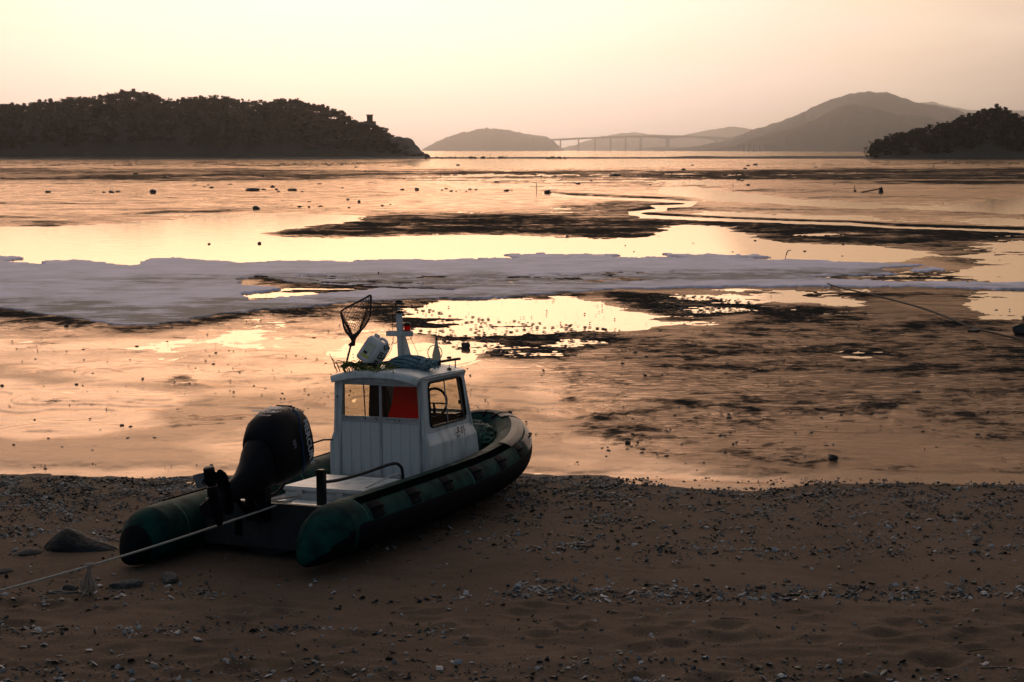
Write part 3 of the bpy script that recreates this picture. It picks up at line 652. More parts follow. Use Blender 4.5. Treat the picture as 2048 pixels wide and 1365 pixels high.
# dry pale shore strips under the left wood
# dark spit joining the headland
tt = np.linspace(0, 1, 260); us = 760 + (2750 - 760) * tt
for nm, vlo, Y0, hgt, sd in (('spit', 316, 930, 1.45, 1),):
    n = len(us); rows = np.linspace(-1, 1, 9)
    Xs = np.array([[at(a, 316, Y0 + r * 22)[0] for a in us] for r in rows]); Ys = np.repeat((Y0 + rows * 22)[:, None], n, 1)
    nzv = fbm(us / 60, us * 0, 141, 4, .6)
    taper = np.clip((us - 860) / 900, 0.12, 1)
    Zs = -.1 + (1 - rows[:, None] ** 2) * (hgt * (.45 + .9 * taper + .35 * nzv))[None]
    tag(grid_mesh(nm, Xs, Ys, Zs, mat('spit_gravel', (.03, .027, .024), .85, (.05, .045, .04), .4)), kind='structure')
# the low shore in front of the left wood
us2 = np.linspace(-1100, 850, 200); rows = np.linspace(0, 1, 8)
Xs = np.array([[at(a, 316, 868 + r * 60)[0] for a in us2] for r in rows]); Ys = np.repeat((868 + rows * 60)[:, None], 200, 1)
Zs = -.15 + rows[:, None] ** .6 * (2.2 + .6 * fbm(us2 / 90, us2 * 0, 151, 3))[None]
tag(grid_mesh('island_shore', Xs, Ys, Zs, mat('shore_sand', (.11, .10, .09), .9, (.03, .028, .024), .03, lo=.42, hi=.56)), kind='structure')

# small dark rocks along the spit and the flat's far edge
rock_vars = [rock_mesh('stone', 40 + i, M_stone, 2, 1, .8, .62, .4, .3) for i in range(8)]
def put(me, name, loc, s, rz=None, label=None, cat='stone', group=None, stretch=(1, 1, 1)):
    o = link_mesh(name, me); o.location = loc; o.rotation_euler = (0, 0, random.uniform(0, 6.28) if rz is None else rz)
    o.scale = (s * stretch[0], s * stretch[1], s * stretch[2]); tag(o, label, cat, group); return o
for u in list(np.linspace(852, 1010, 24)) + list(np.linspace(1095, 1130, 8)) + [1180, 1190]:
    u = u + random.uniform(-4, 4); Y = random.uniform(905, 935); b = at(u, 315, Y)
    s = random.uniform(.7, 2.0)
    put(random.choice(rock_vars), 'spit_rock', (b[0], Y, .35), s, label='small dark rock on the low spit beside the wooded island' if u < 1050 else 'small dark rock on the middle of the long low spit', cat='rock', group='rocks along the spit')

# ------------------------------------------------------------ trees
def tree_pieces(kind, seed):
    r = random.Random(seed); h = 1.0
    tr = MB(); lean = r.uniform(-.06, .06)
    tr.tube([(0, 0, 0), (lean * .5, .01, .35), (lean, 0, .72), (lean * 1.1, 0, .9)], [.028, .022, .013, .006], 5)
    blobs = []
    if kind == 'umbrella':
        for k in range(r.randint(6, 8)):
            a = r.uniform(0, 6.28); d = r.uniform(.08, .30); z = r.uniform(.66, .95) - d * .3
            blobs.append((lean + d * math.cos(a), d * math.sin(a), z, r.uniform(.12, .18), .06)); tr.tube([(lean * .8, 0, z - .16), (lean + d * .8 * math.cos(a), d * .8 * math.sin(a), z)], [.010, .005], 4)
    elif kind == 'bare':
        for k in range(16):
            a = r.uniform(0, 6.28); z0 = r.uniform(.25, .75); d = r.uniform(.12, .28)
            tr.tube([(lean, 0, z0), (lean + d * .6 * math.cos(a), d * .6 * math.sin(a), z0 + .15), (lean + d * math.cos(a), d * math.sin(a), z0 + .3)], [.008, .005, .002], 3)
            if k % 3 == 0: blobs.append((lean + d * math.cos(a), d * math.sin(a), z0 + .25, .06, .05))
    else:
        for k in range(r.randint(10, 13)):
            z = r.uniform(.28, .95); d = (1.05 - z) * r.uniform(.1, .42); a = r.uniform(0, 6.28)
            blobs.append((lean + d * math.cos(a), d * math.sin(a), z, r.uniform(.10, .17), r.uniform(.08, .13)))
    V, Fq = [], []
    for (x, y, z, rr, rz) in blobs:
        for _ in range(26 if kind != 'bare' else 7):
            v = np.array([r.gauss(0, 1) for _ in range(3)]); v /= np.linalg.norm(v); k = r.random() ** .4
            c = np.array([x, y, z]) + v * k * np.array([rr, rr, rz])
            a = np.array([r.gauss(0, 1) for _ in range(3)]); b = np.array([r.gauss(0, 1) for _ in range(3)])
            s = r.uniform(.025, .05); a *= s / np.linalg.norm(a); b *= s * .7 / np.linalg.norm(b)
            n = len(V); V += [c - a - b, c + a - b, c + a + b, c - a + b]; Fq.append((n, n + 1, n + 2, n + 3))
    return tr, np.array(V), np.array(Fq)
KINDS_T = ['umbrella', 'round', 'umbrella', 'round', 'bare', 'umbrella', 'round']
T = []
for i, kd in enumerate(KINDS_T):
    tr, V, Fq = tree_pieces(kd, 100 + i); T.append((tr, V, Fq))
def make_tree(i, name):
    tr, V, Fq = T[i]
    o = tr.build(name, M_trunk); V2 = soup('crown', V, Fq, M_leaf, o); return o
protos = [make_tree(i, 'bare_tree' if k == 'bare' else 'pine_tree') for i, k in enumerate(KINDS_T)]
used_p = [False] * len(protos)
def plant(i, loc, h, label, group):
    o = protos[i] if not used_p[i] else copy_tree(protos[i]); used_p[i] = True
    o.location = loc; o.scale = (h * random.uniform(.9, 1.2), h * random.uniform(.9, 1.2), h); o.rotation_euler = (0, 0, random.uniform(0, 6.28))
    tag(o, label, 'tree', group); return o
def hill_at(H, u, ti):
    j = int(np.clip(np.searchsorted(H['u'], u), 0, len(H['u']) - 1)); return H['X'][ti, j], H['Y'][ti, j], H['Z'][ti, j]
# individual trees on the skyline
u = -60.0; tree_n = 0
while u < 800:
    x, y, z = hill_at(HL, u, random.choice([18, 19, 20, 21]))
    i = random.choice([0, 1, 2, 3, 5, 6]) if random.random() < .9 else 4
    lab = 'dark pine on the skyline of the wooded island, ' + ('on its left shoulder' if u < 190 else 'on its highest hump' if u < 330 else 'along its level middle crest' if u < 545 else 'on its second hump' if u < 650 else 'on its slope towards the hut') if u < 735 else 'small windswept pine between lookout hut and sea cliff'
    if i == 4: lab = 'bare broadleaf tree on the skyline of the wooded island, ' + ('left of its highest hump' if u < 225 else 'between its two humps' if u < 560 else 'right of its second hump')
    hgt = random.uniform(6.8, 8.6) if u < 700 else random.uniform(3.5, 6)
    if not 722 < u < 748: plant(i, (x, y, z - .6), hgt, lab, 'trees on the island skyline'); tree_n += 1
    u += random.uniform(5.0, 9.5)
u = 1742.0
while u < 2120:
    x, y, z = hill_at(HR, u, random.choice([18, 19, 20]))
    plant(random.choice([0, 1, 3, 5, 6]), (x, y, z - .6), random.uniform(5.5, 7.5), 'dark pine on the skyline of the right headland, ' + ('on its low seaward slope' if u < 1860 else 'on its steep upper slope' if u < 1960 else 'on its rounded top'), 'trees on the headland skyline')
    u += random.uniform(6, 11)
for u, hgt in ((1733, 6.5), (1741, 8), (1729, 4.5)):
    x, y, z = hill_at(HR, u, 17)
    plant(4, (x, y, z - .3), hgt, {1733: 'thin bare tree at the low tip of the headland, middle of three', 1741: 'tallest thin bare tree at the low tip of the headland', 1729: 'shortest thin bare tree at the low tip of the headland'}[u], 'bare trees at the headland tip')
# the mass of the wood behind and below
def wood(name, H, n, u0, u1, hmin, hmax, seed, label):
    rg_ = np.random.default_rng(seed); VS, FS = [], []; off = 0
    for _ in range(n):
        u = rg_.uniform(u0, u1); ti = int(rg_.integers(4, 22)); x, y, z = hill_at(H, u, ti)
        k = [0, 1, 2, 3, 5, 6][int(rg_.integers(6))]; V, Fq = T[k][1], T[k][2]
        st = 1 if ti > 15 else 2
        Fq = Fq[::st]
        h = rg_.uniform(hmin, hmax); a = rg_.uniform(0, 6.28); c, s = math.cos(a), math.sin(a)
        Vr = np.stack([V[:, 0] * c - V[:, 1] * s, V[:, 0] * s + V[:, 1] * c, V[:, 2]], 1) * np.array([h * 1.15, h * 1.15, h]) + np.array([x, y, z - h * .3])
        Vr = Vr.reshape(-1, 4, 3)[::st].reshape(-1, 3)
        if st == 2:
            m_ = Vr.reshape(-1, 4, 3); cc = m_.mean(1, keepdims=True); Vr = (cc + (m_ - cc) * 1.5).reshape(-1, 3)
        Fr = np.arange(len(Vr)).reshape(-1, 4)
        VS.append(Vr); FS.append(Fr + off); off += len(Vr)
    o = soup(name, np.concatenate(VS), np.concatenate(FS), M_leaf); tag(o, label, None, None, 'stuff'); return o
wood('pine_wood', HL, 2700, -980, 790, 7, 9.5, 5, 'dark pine wood covering the long island on the left')
wood('headland_wood', HR, 950, 1740, 2500, 5.5, 8, 6, 'dark pine wood covering the headland on the right')

# lookout hut
lo = empty('lookout_hut'); x, y, z = hill_at(HL, 737, 19); lo.location = (x, y, 0)
top = at(737, 229, y)[2]
hb = MB().box(-1.8, 1.8, -2, 2, top - 4.6, top - .9); hb.build('wall', M_cliff, lo)
MB().box(-2.15, 2.15, -2.2, 2.2, top - .9, top - .2).build('roof', M_cliff, lo)
MB().box(-1.6, -.4, -2.06, -1.9, top - 2.6, top - 1.6).build('window', M_black, lo)
MB().box(.5, 1.6, -2.06, -1.9, top - 2.6, top - 1.6).build('window', M_black, lo)
MB().box(-3.8, 3.8, -3.4, 3.4, top - 9, top - 4.6).box(-5.6, -3.8, -3, 3, top - 9, top - 6.2).build('terrace', M_cliff, lo)
tag(lo, 'small stone lookout hut standing on the island slope among pines', 'hut')

# ------------------------------------------------------------ bridge
BY = 14000
br = empty('bridge', (at(1280, 303, BY)[0], BY, 0))
ox = br.location.x
def bx_(u): return at(u, 290, BY)[0] - ox
DK = [(1060, 283), (1104, 279.5), (1157, 277), (1221, 274.3), (1281, 272.6), (1335, 272.2), (1385, 273), (1432, 275), (1480, 278), (1510, 281), (1560, 286)]
dus = np.linspace(1060, 1560, 160); dz = np.array([at(a, np.interp(a, *zip(*DK)), BY)[2] for a in dus])
PIER = [(1121, 1.5, 0), (1157, 1.7, 0), (1190, 1.7, 0), (1221, 1.8, 0), (1251, 1.8, 0), (1281, 2.3, 5.5), (1335, 4.5, 11), (1432, 4.8, 10), (1496, 2.2, 0)]
KB = 5.2; dp = np.full(len(dus), 2.4)
for pu, hw, _ in PIER[5:8]:
    dp = np.maximum(dp, 2.4 + (4.6 if hw > 3 else 1.6) * np.exp(-np.abs(dus - pu) / (18 if hw > 3 else 9)))
rings = []
for a, z_, d_ in zip(dus, dz, dp): d_ = d_ * KB; xx = bx_(a); rings.append([(xx, -6, z_), (xx, 6, z_), (xx, 4, z_ - d_), (xx, -4, z_ - d_)])
MB().loft(rings).build('deck', M_concrete, br)
MB().loft([[(bx_(a), -6.2, z_ + 6.0), (bx_(a), -5.9, z_ + 6.0), (bx_(a), -5.9, z_ - .3), (bx_(a), -6.2, z_ - .3)] for a, z_ in zip(dus, dz)]).build('parapet', M_concrete, br)
for pu, hw, cap in PIER:
    hw *= KB; cap *= KB; zt = float(np.interp(pu, dus, dz - dp * KB)) + .4; xx = bx_(pu)
    m = MB(); m.hexa([(xx - hw, -3, -1), (xx + hw, -3, -1), (xx + hw, 3, -1), (xx - hw, 3, -1), (xx - hw * .8, -3, zt), (xx + hw * .8, -3, zt), (xx + hw * .8, 3, zt), (xx - hw * .8, 3, zt)])
    if hw < 8: m.hexa([(xx - hw, -4, zt - 9), (xx + hw, -4, zt - 9), (xx + hw, 4, zt - 9), (xx - hw, 4, zt - 9), (xx - hw - 5, -5, zt), (xx + hw + 5, -5, zt), (xx + hw + 5, 5, zt), (xx - hw - 5, 5, zt)])
    po = m.build('pier', M_concrete, br)
    if cap: MB().box(xx - cap, xx + cap, -6, 6, -1, 12 if cap > 18 else 8).build('pile_cap', M_concrete, po)
tag(br, 'long concrete bridge on tall piers crossing the hazy strait', 'bridge')
vd = empty('viaduct', (at(1490, 303, 7600)[0], 7600, 0))
q = [(at(a, b, 7600)[0] - vd.location.x, at(a, b, 7600)[2]) for a, b in ((1462, 295), (1480, 290.5), (1500, 287.5), (1516, 286), (1540, 285))]
MB().loft([[(x_, -4, z_), (x_, 4, z_), (x_, 4, z_ - 4.4), (x_, -4, z_ - 4.4)] for x_, z_ in q]).build('deck', M_concrete, vd)
for a in (1478, 1486, 1494, 1502, 1510, 1516, 1524):
    xx = at(a, 290, 7600)[0] - vd.location.x; zt = float(np.interp(xx, [k[0] for k in q], [k[1] for k in q])) - 2.4
    MB().box(xx - 3, xx + 3, -3, 3, -1, zt).build('pier', M_concrete, vd)
tag(vd, 'low pale viaduct on short piers below the near mountain', 'bridge')

# ------------------------------------------------------------ haze
hz = bpy.data.materials.new('haze'); hz.use_nodes = True; t = hz.node_tree; t.nodes.clear()
o_ = t.nodes.new('ShaderNodeOutputMaterial'); pv = t.nodes.new('ShaderNodeVolumePrincipled')
pv.inputs['Color'].default_value = (1.0, .97, .94, 1); pv.inputs['Density'].default_value = HAZE; pv.inputs['Anisotropy'].default_value = .87
t.links.new(pv.outputs[0], o_.inputs['Volume'])
ho = MB().box(-35000, 35000, -90, 35000, -1.6, 760).build('haze', hz); tag(ho, kind='stuff')
# ------------------------------------------------------------ the boat
def boat_axes(yaw, pitch, roll):
    y, p, r = map(math.radians, (yaw, pitch, roll))
    Fw = Vector((math.sin(y) * math.cos(p), math.cos(y) * math.cos(p), math.sin(p)))
    Pt = Vector((-math.cos(y), math.sin(y), 0)); U = Fw.cross(Pt)
    P2 = Pt * math.cos(r) + U * math.sin(r); U2 = U * math.cos(r) - Pt * math.sin(r)
    M = Matrix((Fw, P2, U2)).transposed().to_4x4(); return M
BM = Matrix.Translation((-3.36, 16.06, .45)) @ boat_axes(23.78, -3.31, -2.07)
boat = bpy.data.objects.new('inflatable_boat', None); C.objects.link(boat); boat.matrix_world = BM
tag(boat, 'green rigid inflatable workboat with white wheelhouse, beached at the sand edge', 'boat')
def on_boat(o): o.matrix_world = BM; return o

HALF = [(-.1, 1.12, .36), (.2, 1.13, .37), (1, 1.15, .37), (2.5, 1.17, .38), (4, 1.16, .40), (5.0, 1.10, .44), (5.9, .97, .50), (6.6, .76, .58), (7.1, .50, .66), (7.38, .22, .71), (7.44, 0, .72)]
def catmull(P, n):
    P = [Vector(p) for p in P]; P = [P[0] * 2 - P[1]] + P + [P[-1] * 2 - P[-2]]; o = []
    for i in range(1, len(P) - 2):
        for k in range(n):
            t = k / n; a, b, c, d = P[i - 1:i + 3]
            o.append(.5 * ((2 * b) + (c - a) * t + (2 * a - 5 * b + 4 * c - d) * t * t + (3 * b - a - 3 * c + d) * t ** 3))
    o.append(P[-2]); return o
def mirror_path(side):
    dz = .07 if side < 0 else -.03; x0 = .60 if side < 0 else .12
    return [(max(x, x0 + .3 * i), side * y, z + dz * min(1, max(0, (6.5 - x) / 3))) for i, (x, y, z) in enumerate(HALF)]
PS = catmull(mirror_path(-1), 10)               # starboard, stern -> bow
PP = catmull(mirror_path(1), 10)
PATH = PS + PP[-2::-1]                           # round the bow to port
cum = [0]
for a, b in zip(PATH, PATH[1:]): cum.append(cum[-1] + (b - a).length)
TOT = cum[-1]; TR = .325
def frame(s):
    s = min(max(s, 0), TOT - 1e-4); i = max(0, min(len(cum) - 2, int(np.searchsorted(cum, s) - 1))); f = (s - cum[i]) / (cum[i + 1] - cum[i])
    c = PATH[i].lerp(PATH[i + 1], f); j0, j1 = max(0, i - 1), min(len(PATH) - 1, i + 2)
    t = (PATH[j1] - PATH[j0]).normalized(); outb = t.cross(Vector((0, 0, 1))).normalized(); up = outb.cross(t).normalized()
    return c, t, outb, up
def tube_pt(s, phi, off=0.0):
    c, t, o_, u_ = frame(s); a = math.radians(phi); return c + (o_ * math.cos(a) + u_ * math.sin(a)) * (TR + off)
tb = MB(); n = 40
rings = []
for s in np.linspace(0, TOT, 150):
    rings.append([tube_pt(s, 360 * k / n) for k in range(n)])
tb.loft(rings, cap=False)
tube = tb.build('inflatable_tube', M_green, boat, smooth=True, angle=60)
for s_end, sg in ((0, -1), (TOT, 1)):            # cone ends, the far one with a dark nose
    c, t, o_, u_ = frame(s_end)
    pr1 = ((0, 1, 0), (.12, .965, -.01), (.28, .86, -.035), (.40, .72, -.08), (.50, .56, -.12)) if sg < 0 else ((0, 1, 0), (.10, .965, -.008), (.20, .87, -.03), (.30, .72, -.07))
    pr2 = ((.495, .565, -.118), (.56, .42, -.155), (.60, .30, -.18), (.63, .17, -.20), (.64, .06, -.205)) if sg < 0 else ((.295, .73, -.068), (.38, .55, -.115), (.45, .36, -.155), (.49, .22, -.175), (.51, .11, -.18), (.54, .085, -.18), (.55, .04, -.18))
    for nm_, pr_, mt_ in (('cone', pr1, M_green), ('cone_tip', pr2, M_dark if sg > 0 else M_green)):
        rr = []
        for d, k, dz in pr_:
            cc = c + t * sg * d + Vector((0, 0, dz)); rr.append([cc + (o_ * math.cos(2 * PI * q / n) + u_ * math.sin(2 * PI * q / n)) * TR * k for q in range(n)])
        co_ = MB().loft(rr, cap=nm_ == 'cone_tip').build(nm_, mt_, boat, smooth=True)
        if sg < 0:                                # the black under-guard wraps the cone's lower outer half
            co_.data.materials.append(M_dark)
            for pl in co_.data.polygons:
                v_ = pl.center - c; an = math.degrees(math.atan2((v_ - Vector((0, 0, -.02))).dot(u_) + .35 * max(0, (-v_.dot(t))), v_.dot(o_)))
                if -115 < an < 14: pl.material_index = 1
def strip(name, s0, s1, p0, p1, off, mt, ns=60, npn=8, ribs=0, parent=None, across=False):
    m = MB(); npn = ribs * 4 if (ribs and not across) else npn; ns = ribs * 4 if (ribs and across) else ns
    rows = []
    for i in range(ns + 1):
        s = s0 + (s1 - s0) * i / ns; row = []
        for k in range(npn + 1):
            p = p0 + (p1 - p0) * k / npn
            e = off
            if ribs:
                q = (i if across else k) % 4
                e = off + (.007 if q in (1, 2) else 0)
            if k in (0, npn) or i in (0, ns): e = -.004
            row.append(tube_pt(s, p, e))
        rows.append(row)
    base = len(m.v); w_ = npn + 1
    for r_ in rows: m.v += [tuple(p) for p in r_]
    for i in range(ns):
        for k in range(npn):
            a = base + i * w_ + k; m.f.append((a, a + 1, a + w_ + 1, a + w_))
    return m.build(name, mt, parent or boat, smooth=True, angle=25)
strip('lower_guard', .01, TOT - .35, -110, 18, .005, M_dark, 120, 14)
strip('rubbing_strake', .30, TOT - .30, 57, 77, .010, M_strake, 170, ribs=8)
bow = TOT / 2
strip('bow_guard', bow - 2.0, bow + 2.0, 16, 50, .011, M_bowribs, 70, ribs=10)
strip('bow_guard', bow - .75, bow + .75, 15, 110, .020, M_bowribs, 70, ribs=16)
strip('bow_strake', bow - 2.6, bow - .76, 55, 90, .016, M_bowribs, 50, ribs=9)
for a in (-.52, -.22, .22, .52):
    strip('bow_band', bow + a - .035, bow + a + .035, -20, 130, .032, M_dark, 4, 18)
# handle patches with grab loops along the starboard and port sides
hs = [.55 + .92 * k for k in range(8)]
for side in (0, 1):
    for k, h_ in enumerate(hs):
        s = h_ if side == 0 else TOT - h_
        if s > bow - 1.2 and s < bow + 1.2: continue
        pt = strip('handle_patch', s - .15, s + .15, 14, 58, .009, M_dark, 6, 8)
        hd = MB(); pts = [tube_pt(s - .10, 36, .01), tube_pt(s - .08, 36, .05), tube_pt(s, 36, .065), tube_pt(s + .08, 36, .05), tube_pt(s + .10, 36, .01)]
        hd.tube(catmull(pts, 4), .014, 8); hd.build('grab_handle', M_dark, pt, smooth=True)
for s0 in (.30, TOT - .34):
    strip('seam_tape', s0, s0 + .04, -100, 200, .004, mat('seam_green', (.005, .10, .075), .5), 2, 30)
for s in (bow - 1.95, bow + 1.95, 3.1, TOT - 3.1):
    strip('seam_tape', s, s + .045, -100, 200, .0045, bpy.data.materials['seam_green'], 2, 30)

# hull, deck, transom
M_hull = mat('grp_hull', (.02, .023, .028), .6, (.035, .038, .042), 5, spec=.2)
M_deck = mat('deck_grey', (.28, .28, .28), .75, (.16, .16, .16), 6)
hr = []
for x, yk, zc, zk in ((.9, .86, .22, -.02), (2.5, .90, .22, -.03), (4.2, .88, .24, -.02), (5.6, .74, .32, .06), (6.6, .46, .46, .20), (7.25, .12, .60, .42)):
    hr.append([(x, -yk, zc + .16), (x, -yk, zc), (x, 0, zk), (x, yk, zc), (x, yk, zc + .16)])
MB().loft(hr).build('hull', M_hull, boat, bevel=0)
MB().loft([[(x, -y_, z_), (x, y_, z_), (x, y_, z_ - .04), (x, -y_, z_ - .04)] for x, y_, z_ in ((.95, .86, .42), (4.5, .88, .42), (6.0, .66, .47), (6.9, .34, .55))]).build('deck', M_deck, boat)
MB().hexa([(.80, -.85, .10), (.90, -.85, .10), (.90, .85, .10), (.80, .85, .10), (.80, -.85, .66), (.90, -.85, .66), (.90, .85, .66), (.80, .85, .66)]).build('transom', M_hull, boat, bevel=.015)
MB().box(.90, 1.45, -.86, .86, .422, .56).build('splash_well', M_white, boat, bevel=.03)
MB().box(.79, .797, .28, .38, .24, .44).build('transom_bracket', M_strake, boat)
# stern storage box with hinged lid
bxo = MB().box(1.98, 2.95, -.74, .42, .43, .60).build('storage_box', M_white, boat, bevel=.015)
MB().box(1.95, 2.98, -.77, .45, .603, .66).build('lid', M_white, bxo, bevel=.02)
for yy in (.18, -.42): MB().box(1.935, 1.95, yy - .05, yy + .05, .57, .635).build('hinge', M_alu, bxo)
MB().box(1.46, 1.94, -.72, .42, .44, .50).build('step', M_white, boat, bevel=.012)
# stern rail and post
post = MB().box(1.38, 1.48, -.52, -.42, .45, 1.0).box(1.33, 1.53, -.78, -.28, .50, .545).build('post', M_black, boat, bevel=.012)
rl = catmull([(1.43, -.47, .84), (1.75, -.52, .82), (2.2, -.62, .84), (2.7, -.76, .90), (2.86, -.80, .86), (2.92, -.81, .74), (2.92, -.81, .42)], 6)
MB().tube(rl, .021, 10).build('stern_rail', M_black, boat, smooth=True)
rl = catmull([(2.0, -.78, .70), (2.5, -.80, .75), (2.78, -.82, .76), (2.84, -.82, .68), (2.84, -.82, .45)], 5)
MB().tube(rl, .012, 8).build('stern_rail', M_alu, boat, smooth=True)
MB().tube([(1.36, -.54, .88), (1.35, -.55, .74), (1.36, -.56, .62), (1.35, -.58, .56)], .013, 6).tube([(1.34, -.55, .80), (1.36, -.57, .68), (1.34, -.58, .58)], .01, 6).build('chain', M_black, post, smooth=True)
MB().tube(catmull([(1.1, .30, .85), (1.25, .24, .60), (1.35, .12, .575), (1.45, -.02, .57)], 5), .014, 8).build('fuel_hose', M_rope, boat, smooth=True)
MB().tube(catmull([(1.0, .45, .58), (1.1, .40, .60), (1.3, .35, .59)], 4), .03, 8).build('hose_bundle', M_black, boat, smooth=True)

# ---- wheelhouse
XB, XF0, XF1, ZB, ZT = 3.74, 5.52, 5.14, .44, 1.93
cab = bpy.data.objects.new('wheelhouse', None)
def wall(P, opens, th, name, mt, parent, nrm_):
    """P: corners 00,10,11,01 ; opens: (a0,a1,b0,b1) in unit coords ; a slab with real openings"""
    P = [Vector(p) for p in P]; N = Vector(nrm_).normalized() * th
    A = sorted({0, 1, *[o[0] for o in opens], *[o[1] for o in opens]}); B = sorted({0, 1, *[o[2] for o in opens], *[o[3] for o in opens]})
    def pt(a, b): return (P[0] * (1 - a) + P[1] * a) * (1 - b) + (P[3] * (1 - a) + P[2] * a) * b
    m = MB(); solid = {}
    for i in range(len(A) - 1):
        for j in range(len(B) - 1):
            ca, cb = (A[i] + A[i + 1]) / 2, (B[j] + B[j + 1]) / 2
            solid[i, j] = not any(o[0] < ca < o[1] and o[2] < cb < o[3] for o in opens)
    idx = {}
    for i, a in enumerate(A):
        for j, b in enumerate(B):
            idx[i, j] = len(m.v); p = pt(a, b); m.v.append(tuple(p)); m.v.append(tuple(p - N))
    def g(i, j, k): return idx[i, j] + k
    for (i, j), s_ in solid.items():
        if not s_: continue
        m.f.append((g(i, j, 0), g(i + 1, j, 0), g(i + 1, j + 1, 0), g(i, j + 1, 0))); m.f.append((g(i, j, 1), g(i, j + 1, 1), g(i + 1, j + 1, 1), g(i + 1, j, 1)))
        for (di, dj, e0, e1) in ((-1, 0, (0, 0), (0, 1)), (1, 0, (1, 0), (1, 1)), (0, -1, (0, 0), (1, 0)), (0, 1, (0, 1), (1, 1))):
            if not solid.get((i + di, j + dj), False):
                m.f.append((g(i + e0[0], j + e0[1], 0), g(i + e1[0], j + e1[1], 0), g(i + e1[0], j + e1[1], 1), g(i + e0[0], j + e0[1], 1)))
    return m, pt
def yw(z): return .775 if z <= .98 else .775 - (z - .98) / .17 * .070 if z < 1.15 else .705 - (z - 1.15) * .03
# one shell: back corner posts, side walls, front wall
sh = MB()
for sd in (-1, 1):
    zs = [ZB, .98, 1.15]
    for z0, z1 in ((ZB, .98), (.98, 1.15)):
        xf0 = XF0 + (XF1 - XF0) * (z0 - ZB) / (ZT - ZB); xf1 = XF0 + (XF1 - XF0) * (z1 - ZB) / (ZT - ZB)
        P = [(XB, sd * yw(z0), z0), (xf0, sd * (yw(z0) - .03), z0), (xf1, sd * (yw(z1) - .03), z1), (XB, sd * yw(z1), z1)]
        m_, _ = wall(P, [], .035, '', None, None, (0, sd, 0)); sh.add(m_.v, m_.f)
    xf0 = XF0 + (XF1 - XF0) * (1.15 - ZB) / (ZT - ZB)
    P = [(XB, sd * yw(1.15), 1.15), (xf0, sd * (yw(1.15) - .03), 1.15), (XF1, sd * (yw(ZT) - .03), ZT), (XB, sd * yw(ZT), ZT)]
    m_, ptf = wall(P, [(.14, .90, .10, .90)], .035, '', None, None, (0, sd, 0)); sh.add(m_.v, m_.f)
    if sd < 0: side_pt = ptf
    else: port_pt = ptf
PFt = [(XF0, -.74, ZB), (XF0, .74, ZB), (XF1, .65, ZT), (XF1, -.65, ZT)]
m_, front_pt = wall(PFt, [(.10, .47, .60, .93), (.53, .90, .60, .93)], .035, '', None, None, (1, 0, 0)); sh.add(m_.v, m_.f)
# back frame (opening for the doors from y=.58 to -.62)
PB = [(XB, .775, ZB), (XB, -.775, ZB), (XB, -.681, ZT), (XB, .681, ZT)]
m_, back_pt = wall(PB, [(.085, .94, 0.0, .955)], .045, '', None, None, (-1, 0, 0)); sh.add(m_.v, m_.f)
cab = sh.build('wheelhouse', M_white, boat, bevel=.006, seg=1)
# rounded back corner posts
for sd in (-1, 1):
    MB().tube([(XB + .012, sd * (yw(z) - .012), z) for z in (ZB, .98, 1.15, ZT)], .030, 10).build('corner_post', M_white, cab, smooth=True)
# roof: cambered, with overhanging rim
rr = []
for x, sc_, dz in ((3.61, .975, -.03), (3.64, 1.0, 0), (3.70, 1.0, .012), (4.4, 1.0, .02), (5.10, .98, .01), (5.20, .94, -.02), (5.23, .90, -.05)):
    pr = []
    for k in range(13):
        q = -1 + 2 * k / 12; y_ = .706 * sc_ * q; z_ = 2.02 - .085 * abs(q) ** 2.6 + dz
        pr.append((x, y_, z_))
    for k in range(12, -1, -1):
        q = -1 + 2 * k / 12; y_ = (.706 * sc_ - .02) * q; z_ = 2.02 - .085 * abs(q) ** 2.6 + dz - .06
        pr.append((x, y_, z_))
    rr.append(pr)
roof = MB().loft(rr).build('roof', M_white, cab, smooth=True, angle=50)
MB().box(3.70, 3.78, -.665, .665, 1.862, 1.955).build('lintel', M_whitedoor, cab, bevel=.006)
MB().tube(catmull([(3.65, -.58, 1.96), (3.72, -.685, 1.92), (4.4, -.707, 1.925), (5.0, -.695, 1.925), (5.16, -.62, 1.91)], 6), .012, 6).build('gutter', M_white, roof, smooth=True)
